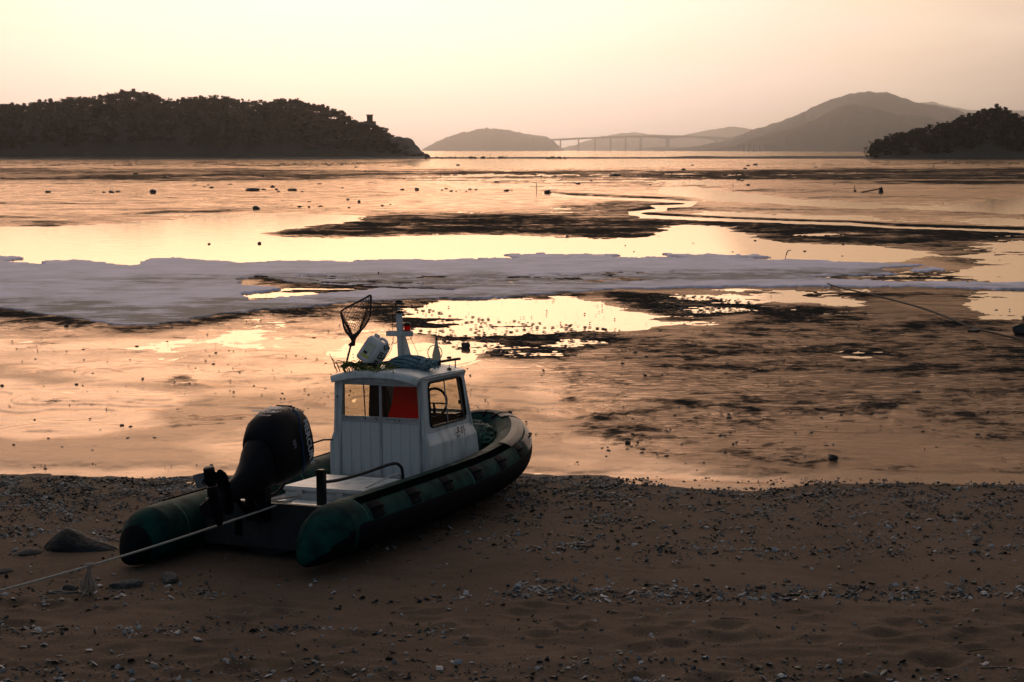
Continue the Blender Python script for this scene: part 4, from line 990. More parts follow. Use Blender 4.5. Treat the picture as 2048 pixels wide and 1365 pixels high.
# sliding doors
def door(y0, y1, x, name_extra=None):
    d = MB().box(x, x + .03, y1, y0, ZB + .02, ZB + .10).box(x, x + .03, y1, y0, 1.295, 1.365).box(x, x + .03, y1, y0, 1.80, 1.86)
    d.box(x, x + .03, y0 - .035, y0, ZB + .10, 1.80).box(x, x + .03, y1, y1 + .035, ZB + .10, 1.80)
    # posts overlap the cross bars only end to end
    d = MB().box(x, x + .03, y1, y1 + .022, ZB + .02, 1.86).box(x, x + .03, y0 - .022, y0, ZB + .02, 1.86)
    for za, zb in ((ZB + .02, ZB + .10), (1.295, 1.375), (1.815, 1.86)): d.box(x + .001, x + .029, y1 + .0225, y0 - .0225, za, zb)
    do = d.build('sliding_door', M_alu, cab)
    nb = 4; wd = (y0 - y1 - .045) / nb
    bm0 = None
    for k in range(nb):
        a = y1 + .0225 + k * wd
        if bm0 is None:
            b = MB().box(0, .012, .001, wd - .001, ZB + .101, 1.294).build('board', M_whitedoor, do, bevel=.0015, seg=1); bm0 = b
        else: b = link_mesh('board', bm0.data, do)
        b.location = (x + .0075, a, 0)
    MB().box(x + .020, x + .026, y1 + .023, y0 - .023, ZB + .101, 1.294).build('door_back', M_whitedoor, do)
    MB().box(x + .013, x + .017, y1 + .023, y0 - .023, 1.376, 1.814).build('pane', M_glass, do)
    r_ = random.Random(int(y0 * 100)); tx = MB(); yy = y1 + .06
    while yy < y0 - .10:
        w_ = r_.uniform(.008, .022)
        if r_.random() < .62: tx.box(x - .0015, x - .0005, yy, yy + w_, 1.343 if r_.random() < .6 else 1.325, 1.355 if r_.random() < .6 else 1.336)
        yy += w_ + r_.uniform(.004, .03)
    tx.build('protective_film_print', M_black, do)['kind'] = 'stuff'; return do
door(.632, -.035, XB + .004); door(-.045, -.672, XB - .030)
MB().box(XB - .012, XB - .002, .648, .682, 1.62, 1.66).build('latch', M_black, cab)
# window seals and panes
def seal(pt, a0, a1, b0, b1, sd, nm='window', mull=True, rad=.10):
    pts = []
    for ca, cb, an in ((a1 - rad * .55, b1 - rad, 0), (a0 + rad * .55, b1 - rad, 90), (a0 + rad * .55, b0 + rad, 180), (a1 - rad * .55, b0 + rad, 270)):
        for k in range(5):
            a = math.radians(an + 22.5 * k); pts.append(pt(ca + rad * .55 * math.cos(a), cb + rad * math.sin(a)) + Vector((0, sd * .004, 0)))
    w_ = MB().tube(pts, .020, 8, closed=True).build(nm, M_black, cab, smooth=True)
    c = [pt(a0, b0), pt(a1, b0), pt(a1, b1), pt(a0, b1)]; off = Vector((0, -sd * .018, 0))
    g = MB(); g.hexa([c[0] + off, c[1] + off, c[2] + off, c[3] + off, c[0] + off * 1.2, c[1] + off * 1.2, c[2] + off * 1.2, c[3] + off * 1.2]); g.build('pane', M_glass, w_)
    if mull:
        am = (a0 + a1) / 2; MB().tube([pt(am, b0) - Vector((0, sd * .01, 0)), pt(am, b1) - Vector((0, sd * .01, 0))], .011, 4).build('mullion', M_alu, w_)
        MB().box(-.02, .02, -.01, .01, -.03, .03, Matrix.Translation(pt(a1 - .07, (b0 + b1) * .42) - Vector((0, sd * .02, 0)))).build('catch', M_black, w_)
    # corner fillets of the opening
    return w_
seal(side_pt, .14, .90, .10, .90, -1); seal(port_pt, .14, .90, .10, .90, 1)
for a0, a1 in ((.10, .47), (.53, .90)):
    c = [front_pt(a0, .60), front_pt(a1, .60), front_pt(a1, .93), front_pt(a0, .93)]; off = Vector((-.015, 0, 0))
    MB().hexa([*[q + off for q in c], *[q + off * 1.3 for q in c]]).build('windscreen_pane', M_glass, cab)
# helm inside
MB().box(4.95, 5.25, -.62, .10, .45, 1.30).build('dashboard', M_black, cab, bevel=.03)
wh = MB().tube([Vector((4.86 + .05 * math.cos(a), -.30 + .21 * math.sin(a), 1.46 + .21 * math.cos(a))) for a in np.linspace(0, 2 * PI, 24, endpoint=False)], .020, 8, closed=True)
wh.tube([(4.90, -.30, 1.25), (4.86, -.30, 1.46)], .02, 6).tube([(4.86, -.50, 1.46), (4.86, -.10, 1.46)], .012, 5).build('steering_wheel', M_black, cab, smooth=True)
MB().box(4.25, 4.55, .12, .46, .45, 1.05).hexa([(4.22, .12, 1.05), (4.60, .12, 1.05), (4.60, .46, 1.05), (4.22, .46, 1.05), (4.26, .22, 1.90), (4.34, .22, 1.90), (4.34, .44, 1.90), (4.26, .44, 1.90)]).build('helm_seat', M_black, cab, bevel=.03)
# painted name on the wheelhouse side
def strokes(name, mt, parent, origin, ax, ay, an, S_, size, w_=.10, th=.003):
    m = MB(); ax, ay, an = Vector(ax).normalized(), Vector(ay).normalized(), Vector(an).normalized(); o_ = Vector(origin)
    for ln in S_:
        for (x0, y0), (x1, y1) in zip(ln, ln[1:]):
            d = Vector((x1 - x0, y1 - y0)); l = d.length or 1; d /= l; p = Vector((-d.y, d.x)) * w_ / 2; e = d * w_ / 2
            q = [Vector((x0, y0)) - e - p, Vector((x1, y1)) + e - p, Vector((x1, y1)) + e + p, Vector((x0, y0)) - e + p]
            lo_ = [o_ + (ax * k.x + ay * k.y) * size for k in q]; m.hexa([*lo_, *[k + an * th for k in lo_]])
    return m.build(name, mt, parent)
def circ(cx, cy, r, n=9): return [(cx + r * math.cos(2 * PI * k / n), cy + r * math.sin(2 * PI * k / n)) for k in range(n + 1)]
EUN = [circ(.45, .80, .17), [(.02, .50), (.88, .52)], [(.20, .40), (.20, .08), (.78, .10)]]
HA = [[(1.28, .98), (1.45, .96)], [(1.08, .82), (1.62, .82)], circ(1.34, .50, .18), [(1.82, 1.0), (1.82, -.02)], [(1.82, .52), (2.08, .52)]]
p0 = Vector((4.30, -.742, .90)); 
strokes('painted_name', M_black, cab, (4.66, -yw(1.0) - .0005, 1.00), (1, .02, 0), (0, .12, 1), (0, -1, 0), EUN + HA, .145, .085)

# roof gear
mast = MB()
mast.hexa([(4.28, -.14, 2.0), (4.33, -.14, 2.0), (4.33, -.03, 2.0), (4.28, -.03, 2.0), (4.28, -.085, 2.80), (4.33, -.085, 2.80), (4.33, -.005, 2.80), (4.28, -.005, 2.80)])
mast_o = mast.build('mast', M_white, boat, bevel=.008)
MB().box(4.262, 4.279, -.25, .15, 2.47, 2.545).box(4.331, 4.346, -.25, .15, 2.47, 2.545).build('crossbar', M_white, mast_o, bevel=.005)
MB().hexa([(4.346, -.12, 2.0), (4.62, -.12, 2.0), (4.62, -.09, 2.0), (4.346, -.09, 2.0), (4.335, -.08, 2.60), (4.36, -.08, 2.60), (4.36, -.05, 2.60), (4.335, -.05, 2.60)]).build('brace', M_white, mast_o)
lan = MB().lathe([(.055, 0), (.058, .02), (.045, .03), (.04, .035)], (4.305, -.045, 2.80)).lathe([(.085, 0), (.088, .012), (.06, .03), (.055, .05), (.03, .065), (.005, .07)], (4.305, -.045, 2.93)).build('lantern', M_black, mast_o, smooth=True)
MB().lathe([(.036, 0), (.036, .095)], (4.305, -.045, 2.835)).build('lantern_glass', M_glass, lan, smooth=True)
MB().lathe([(.012, 0), (.014, .03), (.004, .05)], (4.305, -.045, 2.838), 8).build('bulb', M_letter, lan, smooth=True)
for a in (-.05, .05): MB().tube([(4.305, -.045 + a, 2.82), (4.305, -.045 + a, 2.94)], .005, 5).build('lantern_post', M_black, lan)
rd = MB().lathe([(.045, 0), (.045, .07)], (4.37, -.14, 2.55), 12).build('side_light', M_red, mast_o, smooth=True)
MB().lathe([(.05, 0), (.055, .02), (.03, .045)], (4.37, -.14, 2.62), 12).lathe([(.05, 0), (.05, .02)], (4.37, -.14, 2.53), 12).build('light_cap', M_black, rd, smooth=True)
MB().tube(catmull([(4.30, .06, 2.95), (4.28, .05, 2.6), (4.27, .04, 2.40), (4.24, .16, 2.2), (4.2, .25, 2.03)], 5), .004, 5).tube(catmull([(4.27, .04, 2.40), (4.26, .08, 2.25), (4.22, .20, 2.1), (4.2, .22, 2.03)], 5), .004, 5).tube(catmull([(4.3, -.2, 2.5), (4.35, -.28, 2.3), (4.4, -.36, 2.04)], 5), .0035, 5).tube(catmull([(4.28, .05, 2.44), (4.27, .02, 2.36), (4.28, -.03, 2.40)], 5), .004, 5).tube(catmull([(4.36, -.22, 2.5), (4.36, -.21, 2.44), (4.36, -.14, 2.42)], 5), .005, 5).build('wire', M_darkrope, mast_o)
bc = MB().lathe([(.06, 0), (.065, .05), (.065, .10)], (4.85, -.36, 2.0)).build('beacon', M_black, boat, smooth=True)
MB().lathe([(.062, 0), (.064, .06), (.050, .12), (.028, .20), (.020, .27), (.016, .28)], (4.85, -.36, 2.10), 16).build('beacon_body', mat('cream_plastic', (.50, .44, .32), .5), bc, smooth=True)
MB().lathe([(.014, 0), (.008, .05), (.004, .06), (.003, .22)], (4.85, -.36, 2.38), 8).build('antenna', M_black, bc, smooth=True)
MB().tube([Vector((4.80, -.36 + .115 * math.cos(a), 2.20 + .115 * math.sin(a))) for a in np.linspace(0, 2 * PI, 28, endpoint=False)], .007, 6, closed=True).build('guard_ring', M_alu, bc, smooth=True)
for pts, foots in (([(3.75, .60, 2.07), (3.80, .25, 2.10), (3.84, .10, 2.10)], [(3.76, .55)]), ([(5.0, -.36, 2.06), (5.02, -.60, 2.10), (5.02, -.66, 2.105)], [(5.02, -.58)]), ([(4.7, .5, 2.04), (4.9, .1, 2.09), (5.0, -.3, 2.09)], [(4.9, .1)])):
    ra = MB().tube(catmull(pts, 4), .020, 8); [ra.tube([(fx, fy, 1.95), (fx, fy, 2.08)], .010, 6) for fx, fy in foots]; ra.build('roof_rail', M_black, boat, smooth=True)
for fx, fy in ((3.64, -.30), (4.7, -.64)): MB().box(fx - .01, fx + .01, fy - .03, fy + .03, 1.96, 2.0).tube([(fx, fy, 1.98), (fx, fy, 2.05)], .007, 6).build('cleat', M_black, roof)

# ---- outboard motor, tilted up
TILT = math.radians(75); PV = Vector((.74, -.09, 1.08))
sdir = Vector((-math.sin(TILT), 0, -math.cos(TILT))); tdir = Vector((-math.cos(TILT), 0, math.sin(TILT))); ydir = Vector((0, 1, 0))
def mp_(s, t, y): return PV + sdir * s + tdir * t + ydir * y
def ring_mt(s, t0, t1, hw, n=20, sq=3.2, skew=0):
    rr = []; tc, ht = (t0 + t1) / 2, (t1 - t0) / 2
    for k in range(n):
        a = 2 * PI * k / n; ca, sa = math.cos(a), math.sin(a)
        e = 2 / sq; q = abs(ca) ** e * math.copysign(1, ca); r_ = abs(sa) ** e * math.copysign(1, sa)
        rr.append(mp_(s + skew * q, tc + ht * q, hw * r_ * (1 - .12 * max(0, q))))
    return rr
motor = MB().loft([ring_mt(-.86, -.12, .36, .17), ring_mt(-.84, -.20, .44, .21), ring_mt(-.76, -.27, .52, .255), ring_mt(-.55, -.30, .60, .28), ring_mt(-.30, -.28, .64, .285), ring_mt(-.10, -.24, .60, .28), ring_mt(.02, -.20, .50, .25), ring_mt(.06, -.18, .44, .22)]).build('outboard_motor', M_engine, boat, smooth=True, angle=50)
MB().loft([ring_mt(.05, -.20, .42, .22), ring_mt(.16, -.19, .36, .20), ring_mt(.30, -.17, .26, .15), ring_mt(.48, -.14, .18, .10), ring_mt(.62, -.12, .16, .07), ring_mt(.80, -.11, .15, .05)]).build('midsection', M_engine, motor, smooth=True)
MB().loft([ring_mt(.80, -.20, .30, .10, sq=2.4), ring_mt(.82, -.22, .36, .11, sq=2.4), ring_mt(.835, -.20, .34, .10, sq=2.4)]).build('cavitation_plate', M_engine, motor, smooth=True)
gr = []
for t_, r_ in ((-.26, .02), (-.22, .05), (-.12, .07), (.05, .075), (.18, .068), (.24, .06)):
    gr.append([mp_(1.02 + r_ * math.cos(2 * PI * k / 14), t_, r_ * math.sin(2 * PI * k / 14)) for k in range(14)])
gc = MB().loft(gr); gc.loft([ring_mt(.83, -.12, .14, .045), ring_mt(.98, -.13, .13, .05)]); gc.build('gearcase', M_engine, motor, smooth=True)
MB().hexa([mp_(1.07, -.16, -.01), mp_(1.07, -.16, .01), mp_(1.07, .14, .01), mp_(1.07, .14, -.01), mp_(1.30, -.02, -.006), mp_(1.30, -.02, .006), mp_(1.30, .12, .006), mp_(1.30, .12, -.006)]).build('skeg', M_engine, motor)
prop = MB(); gr = [[mp_(1.02 + r_ * math.cos(2 * PI * k / 14), t_, r_ * math.sin(2 * PI * k / 14)) for k in range(14)] for t_, r_ in ((.25, .055), (.27, .062), (.46, .064), (.47, .05))]
prop.loft(gr); prop_o = prop.build('propeller', M_engine, motor, smooth=True)
M_steel = mat('stainless_blade', (.09, .09, .095), .25, metal=1)
for k in range(3):
    a0 = 2 * PI * k / 3 + .35; rows = []
    for r_, w_ in ((.055, .20), (.11, .42), (.16, .50), (.195, .40), (.21, .18)):
        rows.append([(r_, a0 - w_ * .8, .30), (r_, a0 + w_ * .8, .30 + .12)])
    bl = MB(); base = []
    for off in (0, .006):
        for (r0, a_, t_), (r1, b_, t2) in rows:
            for rr_, aa, tt_ in ((r0, a_, t_), (r0, (a_ + b_) / 2, (t_ + t2) / 2 + .012), (r1, b_, t2)):
                bl.v.append(tuple(mp_(1.02 + rr_ * math.cos(aa), tt_ + off, rr_ * math.sin(aa))))
    nR = len(rows)
    for o2 in (0, nR * 3):
        for i in range(nR - 1):
            for j in range(2):
                a_ = o2 + i * 3 + j; bl.f.append((a_, a_ + 1, a_ + 4, a_ + 3))
    for i in range(nR - 1):
        for j in (0, 2):
            a_ = i * 3 + j; bl.f.append((a_, a_ + 3, a_ + 3 + nR * 3, a_ + nR * 3))
    bl.build('blade', M_steel, prop_o, smooth=True)
# transom bracket and trim rams
mb_ = MB().box(.66, .82, -.14, .14, .45, 1.02).box(.60, .70, -.18, .18, .80, 1.08); mb_.tube([(.70, -.10, .50), (.42, -.10, .78)], .035, 8).tube([(.70, .10, .50), (.42, .10, .78)], .035, 8)
mb_.build('clamp_bracket', M_engine, motor, bevel=.01)
MB().tube(catmull([mp_(-.50, -.30, .05), mp_(-.52, -.40, .10), mp_(-.40, -.5, .16), (1.2, .30, .62)], 5), .022, 8).build('rigging_hose', M_black, motor, smooth=True)
MB().tube([mp_(-.80, .02, -.20), mp_(-.93, .02, -.30), mp_(-.95, .02, -.42)], .012, 6).build('cowl_latch', M_black, motor)
for k in range(5): MB().box(-.012, .012, -.11, .11, -.008, .008, Matrix.Translation(mp_(-.62 - .055 * k, .585 - .04 * k + .0, -.02))).build('vent_rib', M_black, motor)
def text(body, mt, parent, origin, ax, ay, size, name='lettering', ext=.001, shear=0, sx=1.0):
    cu = bpy.data.curves.new(name, 'FONT'); cu.body = body; cu.size = size; cu.extrude = ext; cu.shear = shear; cu.materials.append(mt); cu.align_x = 'CENTER'; cu.align_y = 'CENTER'; cu.resolution_u = 3; cu.offset = size * .018
    o = bpy.data.objects.new(name, cu); C.objects.link(o)
    ax = Vector(ax).normalized(); ay = Vector(ay); ay = (ay - ax * ay.dot(ax)).normalized(); az = ax.cross(ay)
    M = Matrix((ax * sx, ay, az)).transposed().to_4x4(); M.translation = Vector(origin); me = bpy.data.meshes.new_from_object(o.evaluated_get(bpy.context.evaluated_depsgraph_get())) if False else None
    bpy.context.view_layer.update(); dg = bpy.context.evaluated_depsgraph_get(); me = bpy.data.meshes.new_from_object(o.evaluated_get(dg), depsgraph=dg)
    bpy.data.objects.remove(o); o = link_mesh(name, me, parent); o.matrix_local = M; return o
text('MERCURY', M_letter, motor, mp_(-.62, .12, -.290), -tdir, -sdir, .135, sx=1.0)
text('EFI', M_letter_dim, motor, mp_(-.30, .22, -.294), -tdir, -sdir, .09)
text('2.5', M_letter_dim, motor, mp_(-.30, .50, -.28), -tdir, -sdir, .05) if False else None
text('200', M_letter, motor, mp_(-.42, .632, .02), (0, -1, 0), -sdir, .13, shear=.3)
text('MERCURY', M_letter, motor, mp_(-.26, .648, .02), (0, -1, 0), -sdir, .085, shear=.3)
text('SALTWATER', M_engine_blue, motor, mp_(-.175, .634, .02), (0, -1, 0), -sdir, .045, shear=.3)
# blue accent stripe curving round the cowl side
cs = catmull([mp_(-.48, .60, -.22), mp_(-.50, .50, -.278), mp_(-.48, .25, -.286), mp_(-.46, -.05, -.284), mp_(-.44, -.24, -.25)], 6)
MB().tube(cs, .010, 5).build('accent_stripe', M_engine_blue, motor, smooth=True)
cs = catmull([mp_(-.515, .60, -.20), mp_(-.53, .52, -.27), mp_(-.525, .40, -.284)], 6)
MB().tube(cs, .005, 5).build('accent_stripe', M_letter_dim, motor, smooth=True)

# ---- things lying on or in the boat (each its own)
def boat_thing(mbld, name, mt, label, cat, **kw):
    o = mbld.build(name, mt, None, **kw); on_boat(o); return tag(o, label, cat)
# red float inside the wheelhouse
fr_ = MB().loft([[(3.82 + .0 * k, -.09 - w_, z_), (3.96, -.09 - w_, z_), (3.96, -.665, z_), (3.82, -.665, z_)] for k, (z_, w_) in enumerate(((1.0, .0), (1.36, .0), (1.42, .02), (1.55, .07), (1.72, .09), (1.80, .10), (1.84, .14)))])
boat_thing(fr_, 'red_float', M_red, 'bright red plastic float wedged upright behind the right wheelhouse door pane', 'float', bevel=.035, seg=3, smooth=True)
# locker under the float (part of the wheelhouse)
MB().box(3.80, 4.30, -.63, -.04, .45, .995).build('locker', M_black, cab, bevel=.02)
# jerrycan
JM = Matrix.Translation((3.95, .30, 2.10)) @ Matrix.Rotation(math.radians(30), 4, 'X') @ Matrix.Rotation(math.radians(16), 4, 'Y') @ Matrix.Rotation(math.radians(-16), 4, 'Z') @ Matrix.Scale(1.22, 4)
jc = bpy.data.objects.new('jerrycan', None); C.objects.link(jc); jc.matrix_world = BM @ JM
tag(jc, 'white plastic jerrycan with yellow-green label tipped over on the wheelhouse roof', 'jerrycan')
jb = MB(); jr = []
for z_, sx_, sy_ in ((0, .10, .115), (.02, .115, .135), (.26, .115, .135), (.30, .10, .125), (.315, .085, .11)):
    rg = []
    for k in range(20):
        a = 2 * PI * k / 20; ca, sa = math.cos(a), math.sin(a); rg.append((sx_ * abs(ca) ** .55 * math.copysign(1, ca), sy_ * abs(sa) ** .55 * math.copysign(1, sa), z_))
    jr.append(rg)
jb.loft(jr).build('body', M_can, jc, smooth=True, angle=70)
MB().tube(catmull([(0, -.10, .295), (0, -.095, .33), (0, -.04, .345), (0, .01, .335), (0, .03, .30)], 4), .019, 8).build('handle', M_can, jc, smooth=True)
MB().lathe([(.033, 0), (.035, .03), (.032, .045)], (0, .085, .31), 14).build('cap', M_can, jc, smooth=True)
MB().box(-.1185, -.1165, -.075, .045, .06, .24).build('label', M_labelp, jc)
MB().box(-.1200, -.1186, -.075, .045, .06, .085).build('label_band', M_yellow, jc); MB().box(-.1205, -.1187, -.02, .035, .095, .125).build('label_mark', M_black, jc)
JEONG = [[(.10, .95), (.48, .95)], [(.30, .95), (.08, .58)], [(.30, .80), (.50, .58)], [(.52, .76), (.72, .76)], [(.74, 1.0), (.74, .52)], circ(.48, .24, .18)]
MIN = [[(.08, .92), (.48, .92), (.48, .52), (.08, .52), (.08, .92)], [(.72, 1.0), (.72, .42)], [(.20, .34), (.20, .06), (.74, .06)]]
SU = [[(.42, 1.0), (.10, .60)], [(.42, .88), (.76, .60)], [(.04, .42), (.82, .42)], [(.42, .42), (.42, .0)]]
let = JEONG + [[(x + 1.05, y) for x, y in ln] for ln in MIN] + [[(x + 2.1, y) for x, y in ln] for ln in SU]
strokes('handwriting', M_black, jc, (.05, -.1355, .008), (0, 0, 1), (-1, 0, 0), (0, -1, 0), let, .112, .13, .0015)
# yellow-green tangled line
r_ = random.Random(5); yt = MB()
for k in range(46):
    cx, cy = r_.uniform(3.72, 4.15), r_.uniform(-.12, .60); rad = r_.uniform(.04, .15); zc = 2.02 + r_.uniform(0, .06); ph = r_.uniform(0, 6.28); e = r_.uniform(.4, 1)
    pts = [(cx + rad * math.cos(ph + a) + r_.uniform(-.02, .02), cy + rad * e * 1.2 * math.sin(ph + a) + r_.uniform(-.02, .02), zc + .045 * math.sin(a * 1.7 + ph) + r_.uniform(-.012, .012)) for a in np.linspace(0, r_.uniform(3, 6), 7)]
    yt.tube(catmull(pts, 3), .0065, 4)
for k in range(7):
    y_ = r_.uniform(.35, .62); yt.tube(catmull([(3.62, y_, 2.0), (3.60, y_ + .04, 2.08 + r_.uniform(0, .10)), (3.66, y_ - .08, 2.12), (3.8, y_ - .15, 2.04)], 4), .007, 4)
boat_thing(yt, 'tangled_rope', M_yellowrope, 'loose tangle of yellow-green line under the jerrycan', 'rope', smooth=True)
yt2 = MB().tube(catmull([(3.64, .60, 2.02), (3.60, .64, 2.16), (3.62, .70, 2.25)], 4), .006, 4).tube([(3.66, .55, 2.05), (3.60, .66, 2.20)], .005, 4)
boat_thing(yt2, 'twig', M_wood, 'thin twig sticking up from the tangled line at the roof corner', 'twig')
# blue-grey rope hank
hk = MB(); r_ = random.Random(9)
for k in range(46):
    a = r_.uniform(0, 2 * PI); q = r_.uniform(.75, 1.0)
    pts = []
    for t_ in np.linspace(-1, 1, 9):
        w_ = .15 * q * (1 - abs(t_) ** 3 * .72); sag = .02 * math.sin(t_ * 3 + k)
        pts.append((4.10 + .22 * (t_ + 1) * .5 + .9 * w_ * math.cos(a + t_ * .8), .04 - .30 * (t_ + 1) * 1.02 - .0, 2.115 + .66 * w_ * math.sin(a + t_ * .8) + sag * .3 - .035 * abs(t_)))
    hk.tube(catmull(pts, 2), .0095, 5)
for k in range(9):
    ph = k * .7; hk.tube(catmull([(4.22 + .11 * math.cos(a + ph), -.50 + .03 * math.sin(k), 2.075 + .085 * math.sin(a + ph)) for a in np.linspace(0, 5.5, 7)], 3), .010, 5)
for k in range(14):
    cx, cy = 4.2 + r_.uniform(-.1, .1), -.58 + r_.uniform(-.08, .08); hk.tube(catmull([(cx + r_.uniform(-.08, .08), cy + r_.uniform(-.08, .08), 2.02 + r_.uniform(0, .12)) for _ in range(5)], 3), .008, 5)
boat_thing(hk, 'rope_hank', M_bluerope, 'thick tied hank of blue-grey rope on the wheelhouse roof beside the mast', 'rope', smooth=True)

# landing net, leaning against the jerrycan
NP = 19.85
ringpx = [(683, 622), (706, 609), (730, 597), (741, 591), (742, 604), (740, 630), (737, 641), (726, 657), (714, 667), (706, 671), (696, 669), (689, 658), (685, 640), (682, 628)]
rg = [Vector(at(a, b, NP + (a - 710) * .002)) for a, b in ringpx]
net = MB().tube(catmull(rg + [rg[0]], 3)[:-1], .013, 8, closed=True).build('landing_net', M_netblack, None, smooth=True)
tag(net, 'black-rimmed landing net with a deep mesh bag, standing on the wheelhouse roof', 'landing net')
MB().tube([at(710, 669, NP), at(702, 690, NP + .02), at(694, 722, NP + .05), at(690, 735, NP + .06)], .015, 8).build('handle', M_netblack, net, smooth=True)
MB().tube([at(720, 662, NP), at(708, 672, NP - .01), at(700, 676, NP)], .022, 6).build('yoke', M_netblack, net, smooth=True)
# bag: strings run from the rim down to a low gathered point behind
tip = Vector(at(702, 692, NP + .18)); rim = catmull(rg + [rg[0]], 2)[:-1]; nn = len(rim); bag = MB(); LV = 12
cen = Vector((0, 0, 0))
for p in rim: cen += p / nn
def bag_pt(i, l):
    p = rim[i % nn]; f_ = l / LV; bulge = Vector((0, .30 * math.sin(PI * min(1, f_ * .9)), 0))
    tgt = tip + Vector((math.cos(2 * PI * i / nn) * .05, 0, math.sin(2 * PI * i / nn) * .02)); q = p.lerp(tgt, f_ ** .8) + bulge; 
    if f_ > 0: q.z -= .035 * math.sin(PI * f_)
    return q
for i in range(nn):
    for l in range(LV):
        a, b, c = bag_pt(i, l), bag_pt(i + 1, l + 1), bag_pt(i + 1, l)
        for e0, e1 in ((bag_pt(i, l), bag_pt(i + 1, l + 1)), (bag_pt(i + 1, l), bag_pt(i, l + 1))):
            bag.tube([e0, e1], .0042, 3, cap=False)
bag.build('mesh_bag', mat('net_cord', (.10, .05, .035), .7), net)

# green net heap in the bow
bm = bmesh.new(); bmesh.ops.create_icosphere(bm, subdivisions=5, radius=1)
V = np.array([v.co[:] for v in bm.verts]); d = fbm(V[:, 0] * 2.2 + 3, V[:, 1] * 2.2 + V[:, 2] * 2, 201, 5, .6); d2 = np.abs(fbm(V[:, 0] * 4 + 3, V[:, 1] * 4 + V[:, 2] * 5, 207, 4, .6))
for v, k, k2 in zip(bm.verts, d, d2):
    c = v.co * float(1 + .22 * k - .25 * k2); c.x *= .72; c.y *= .62; c.z *= .42
    v.co = Vector((6.22, .02, .68)) + c
me = bpy.data.meshes.new('net_heap'); bm.to_mesh(me); bm.free(); me.materials.append(M_net); me.shade_smooth()
nh = link_mesh('net_heap', me); on_boat(nh); tag(nh, 'crumpled heap of dark green netting piled in the bow of the boat', 'fishing net')
r_ = random.Random(12); hl = MB()
for k in range(30):
    a = r_.uniform(0, 6.28); b = r_.uniform(.2, 1.2); pts = []
    for q in range(6):
        a += r_.uniform(-.3, .3); b += r_.uniform(-.15, .15); rr_ = 1.0 + r_.uniform(-.03, .05)
        pts.append((6.22 + .72 * rr_ * math.cos(a) * math.cos(b), .02 + .62 * rr_ * math.sin(a) * math.cos(b), .68 + .42 * rr_ * math.sin(b)))
    hl.tube(catmull(pts, 3), .007, 4)
hlo = hl.build('net_line', mat('net_line', (.01, .13, .09), .6), nh, smooth=True)
MB().hexa([(6.0, -.30, .98), (6.16, -.32, 1.0), (6.2, -.22, 1.04), (6.02, -.2, 1.0), (6.0, -.30, .99), (6.16, -.32, 1.01), (6.2, -.22, 1.05), (6.02, -.2, 1.01)]).build('net_float', mat('pale_float', (.3, .32, .22), .6), nh)

# mooring line with a frayed rag
pA = BM @ Vector((1.20, .42, .62)); pB = Vector(at(585, 1000, float(pA.y)))
e = bground(-420, 1308); pE = Vector((e[0], e[1], e[2] + .12))
line = [pA + (Vector((pB.x, pB.y, pB.z)) - pA) * 0 ] 
P0 = Vector(at(588, 999, 16.95)); pts = [P0.lerp(pE, k / 24) - Vector((0, 0, .10 * math.sin(PI * k / 24))) for k in range(25)]
ml = MB().tube(pts, .0125, 6)
ml.tube(catmull([P0, P0 + Vector((.08, .05, .03)), BM @ Vector((1.2, .20, .60))], 3), .0125, 6)
tag(ml.build('mooring_line', M_rope, None, smooth=True), 'taut pale mooring line running from the boat stern over the sand', 'rope')
sk = MB().tube([(pE.x, pE.y, pE.z - .45), (pE.x, pE.y, pE.z + .18)], [.035, .03], 8); tag(sk.build('mooring_stake', M_wood, None), 'wooden stake holding the shore end of the mooring line', 'stake')
# rag
kk = min(range(25), key=lambda i: abs(to_px(pts[i].x, pts[i].y, pts[i].z)[0] - 188)); kp = pts[kk].lerp(pts[kk + 1], .3)
rgm = MB(); r_ = random.Random(3)
for k in range(110):
    a = r_.uniform(-1, 1); l = r_.uniform(.22, .30); sp = .05 + .07 * r_.random()
    rgm.tube(catmull([kp + Vector((a * .012 - .01, r_.uniform(-.01, .01), 0)), kp + Vector((a * .028 - .02, r_.uniform(-.02, .02), -l * .45)), kp + Vector((a * sp - .03, r_.uniform(-.04, .04), -l))], 3), .006, 4)
rgm.tube([kp + Vector((-.05, 0, .004)), kp + Vector((.05, 0, .012))], .026, 8)
tag(rgm.build('frayed_rag', mat('frayed_jute', (.36, .27, .22), .9), None, smooth=True), 'frayed brown tassel knotted round the mooring line', 'rag')
# ------------------------------------------------------------ rocks and driftwood on the sand
def put_px(me, name, u, v, wpx, label, cat, sh=(1, 1, 1), rz=None, sink=.15, group=None, beach=True):
    g = bground(u, v) if beach else ground(u, v); x, y = float(g[0]), float(g[1]); z = gz(x, y)
    s = wpx / 2 / F_PX * math.hypot(y, CAM_H)
    o = link_mesh(name, me); o.location = (x, y, z + s * sh[2] * .2 - s * sink); o.scale = (s * sh[0], s * sh[1], s * sh[2]); o.rotation_euler = (0, 0, random.uniform(0, 6.28) if rz is None else rz)
    tag(o, label, cat, group); return o
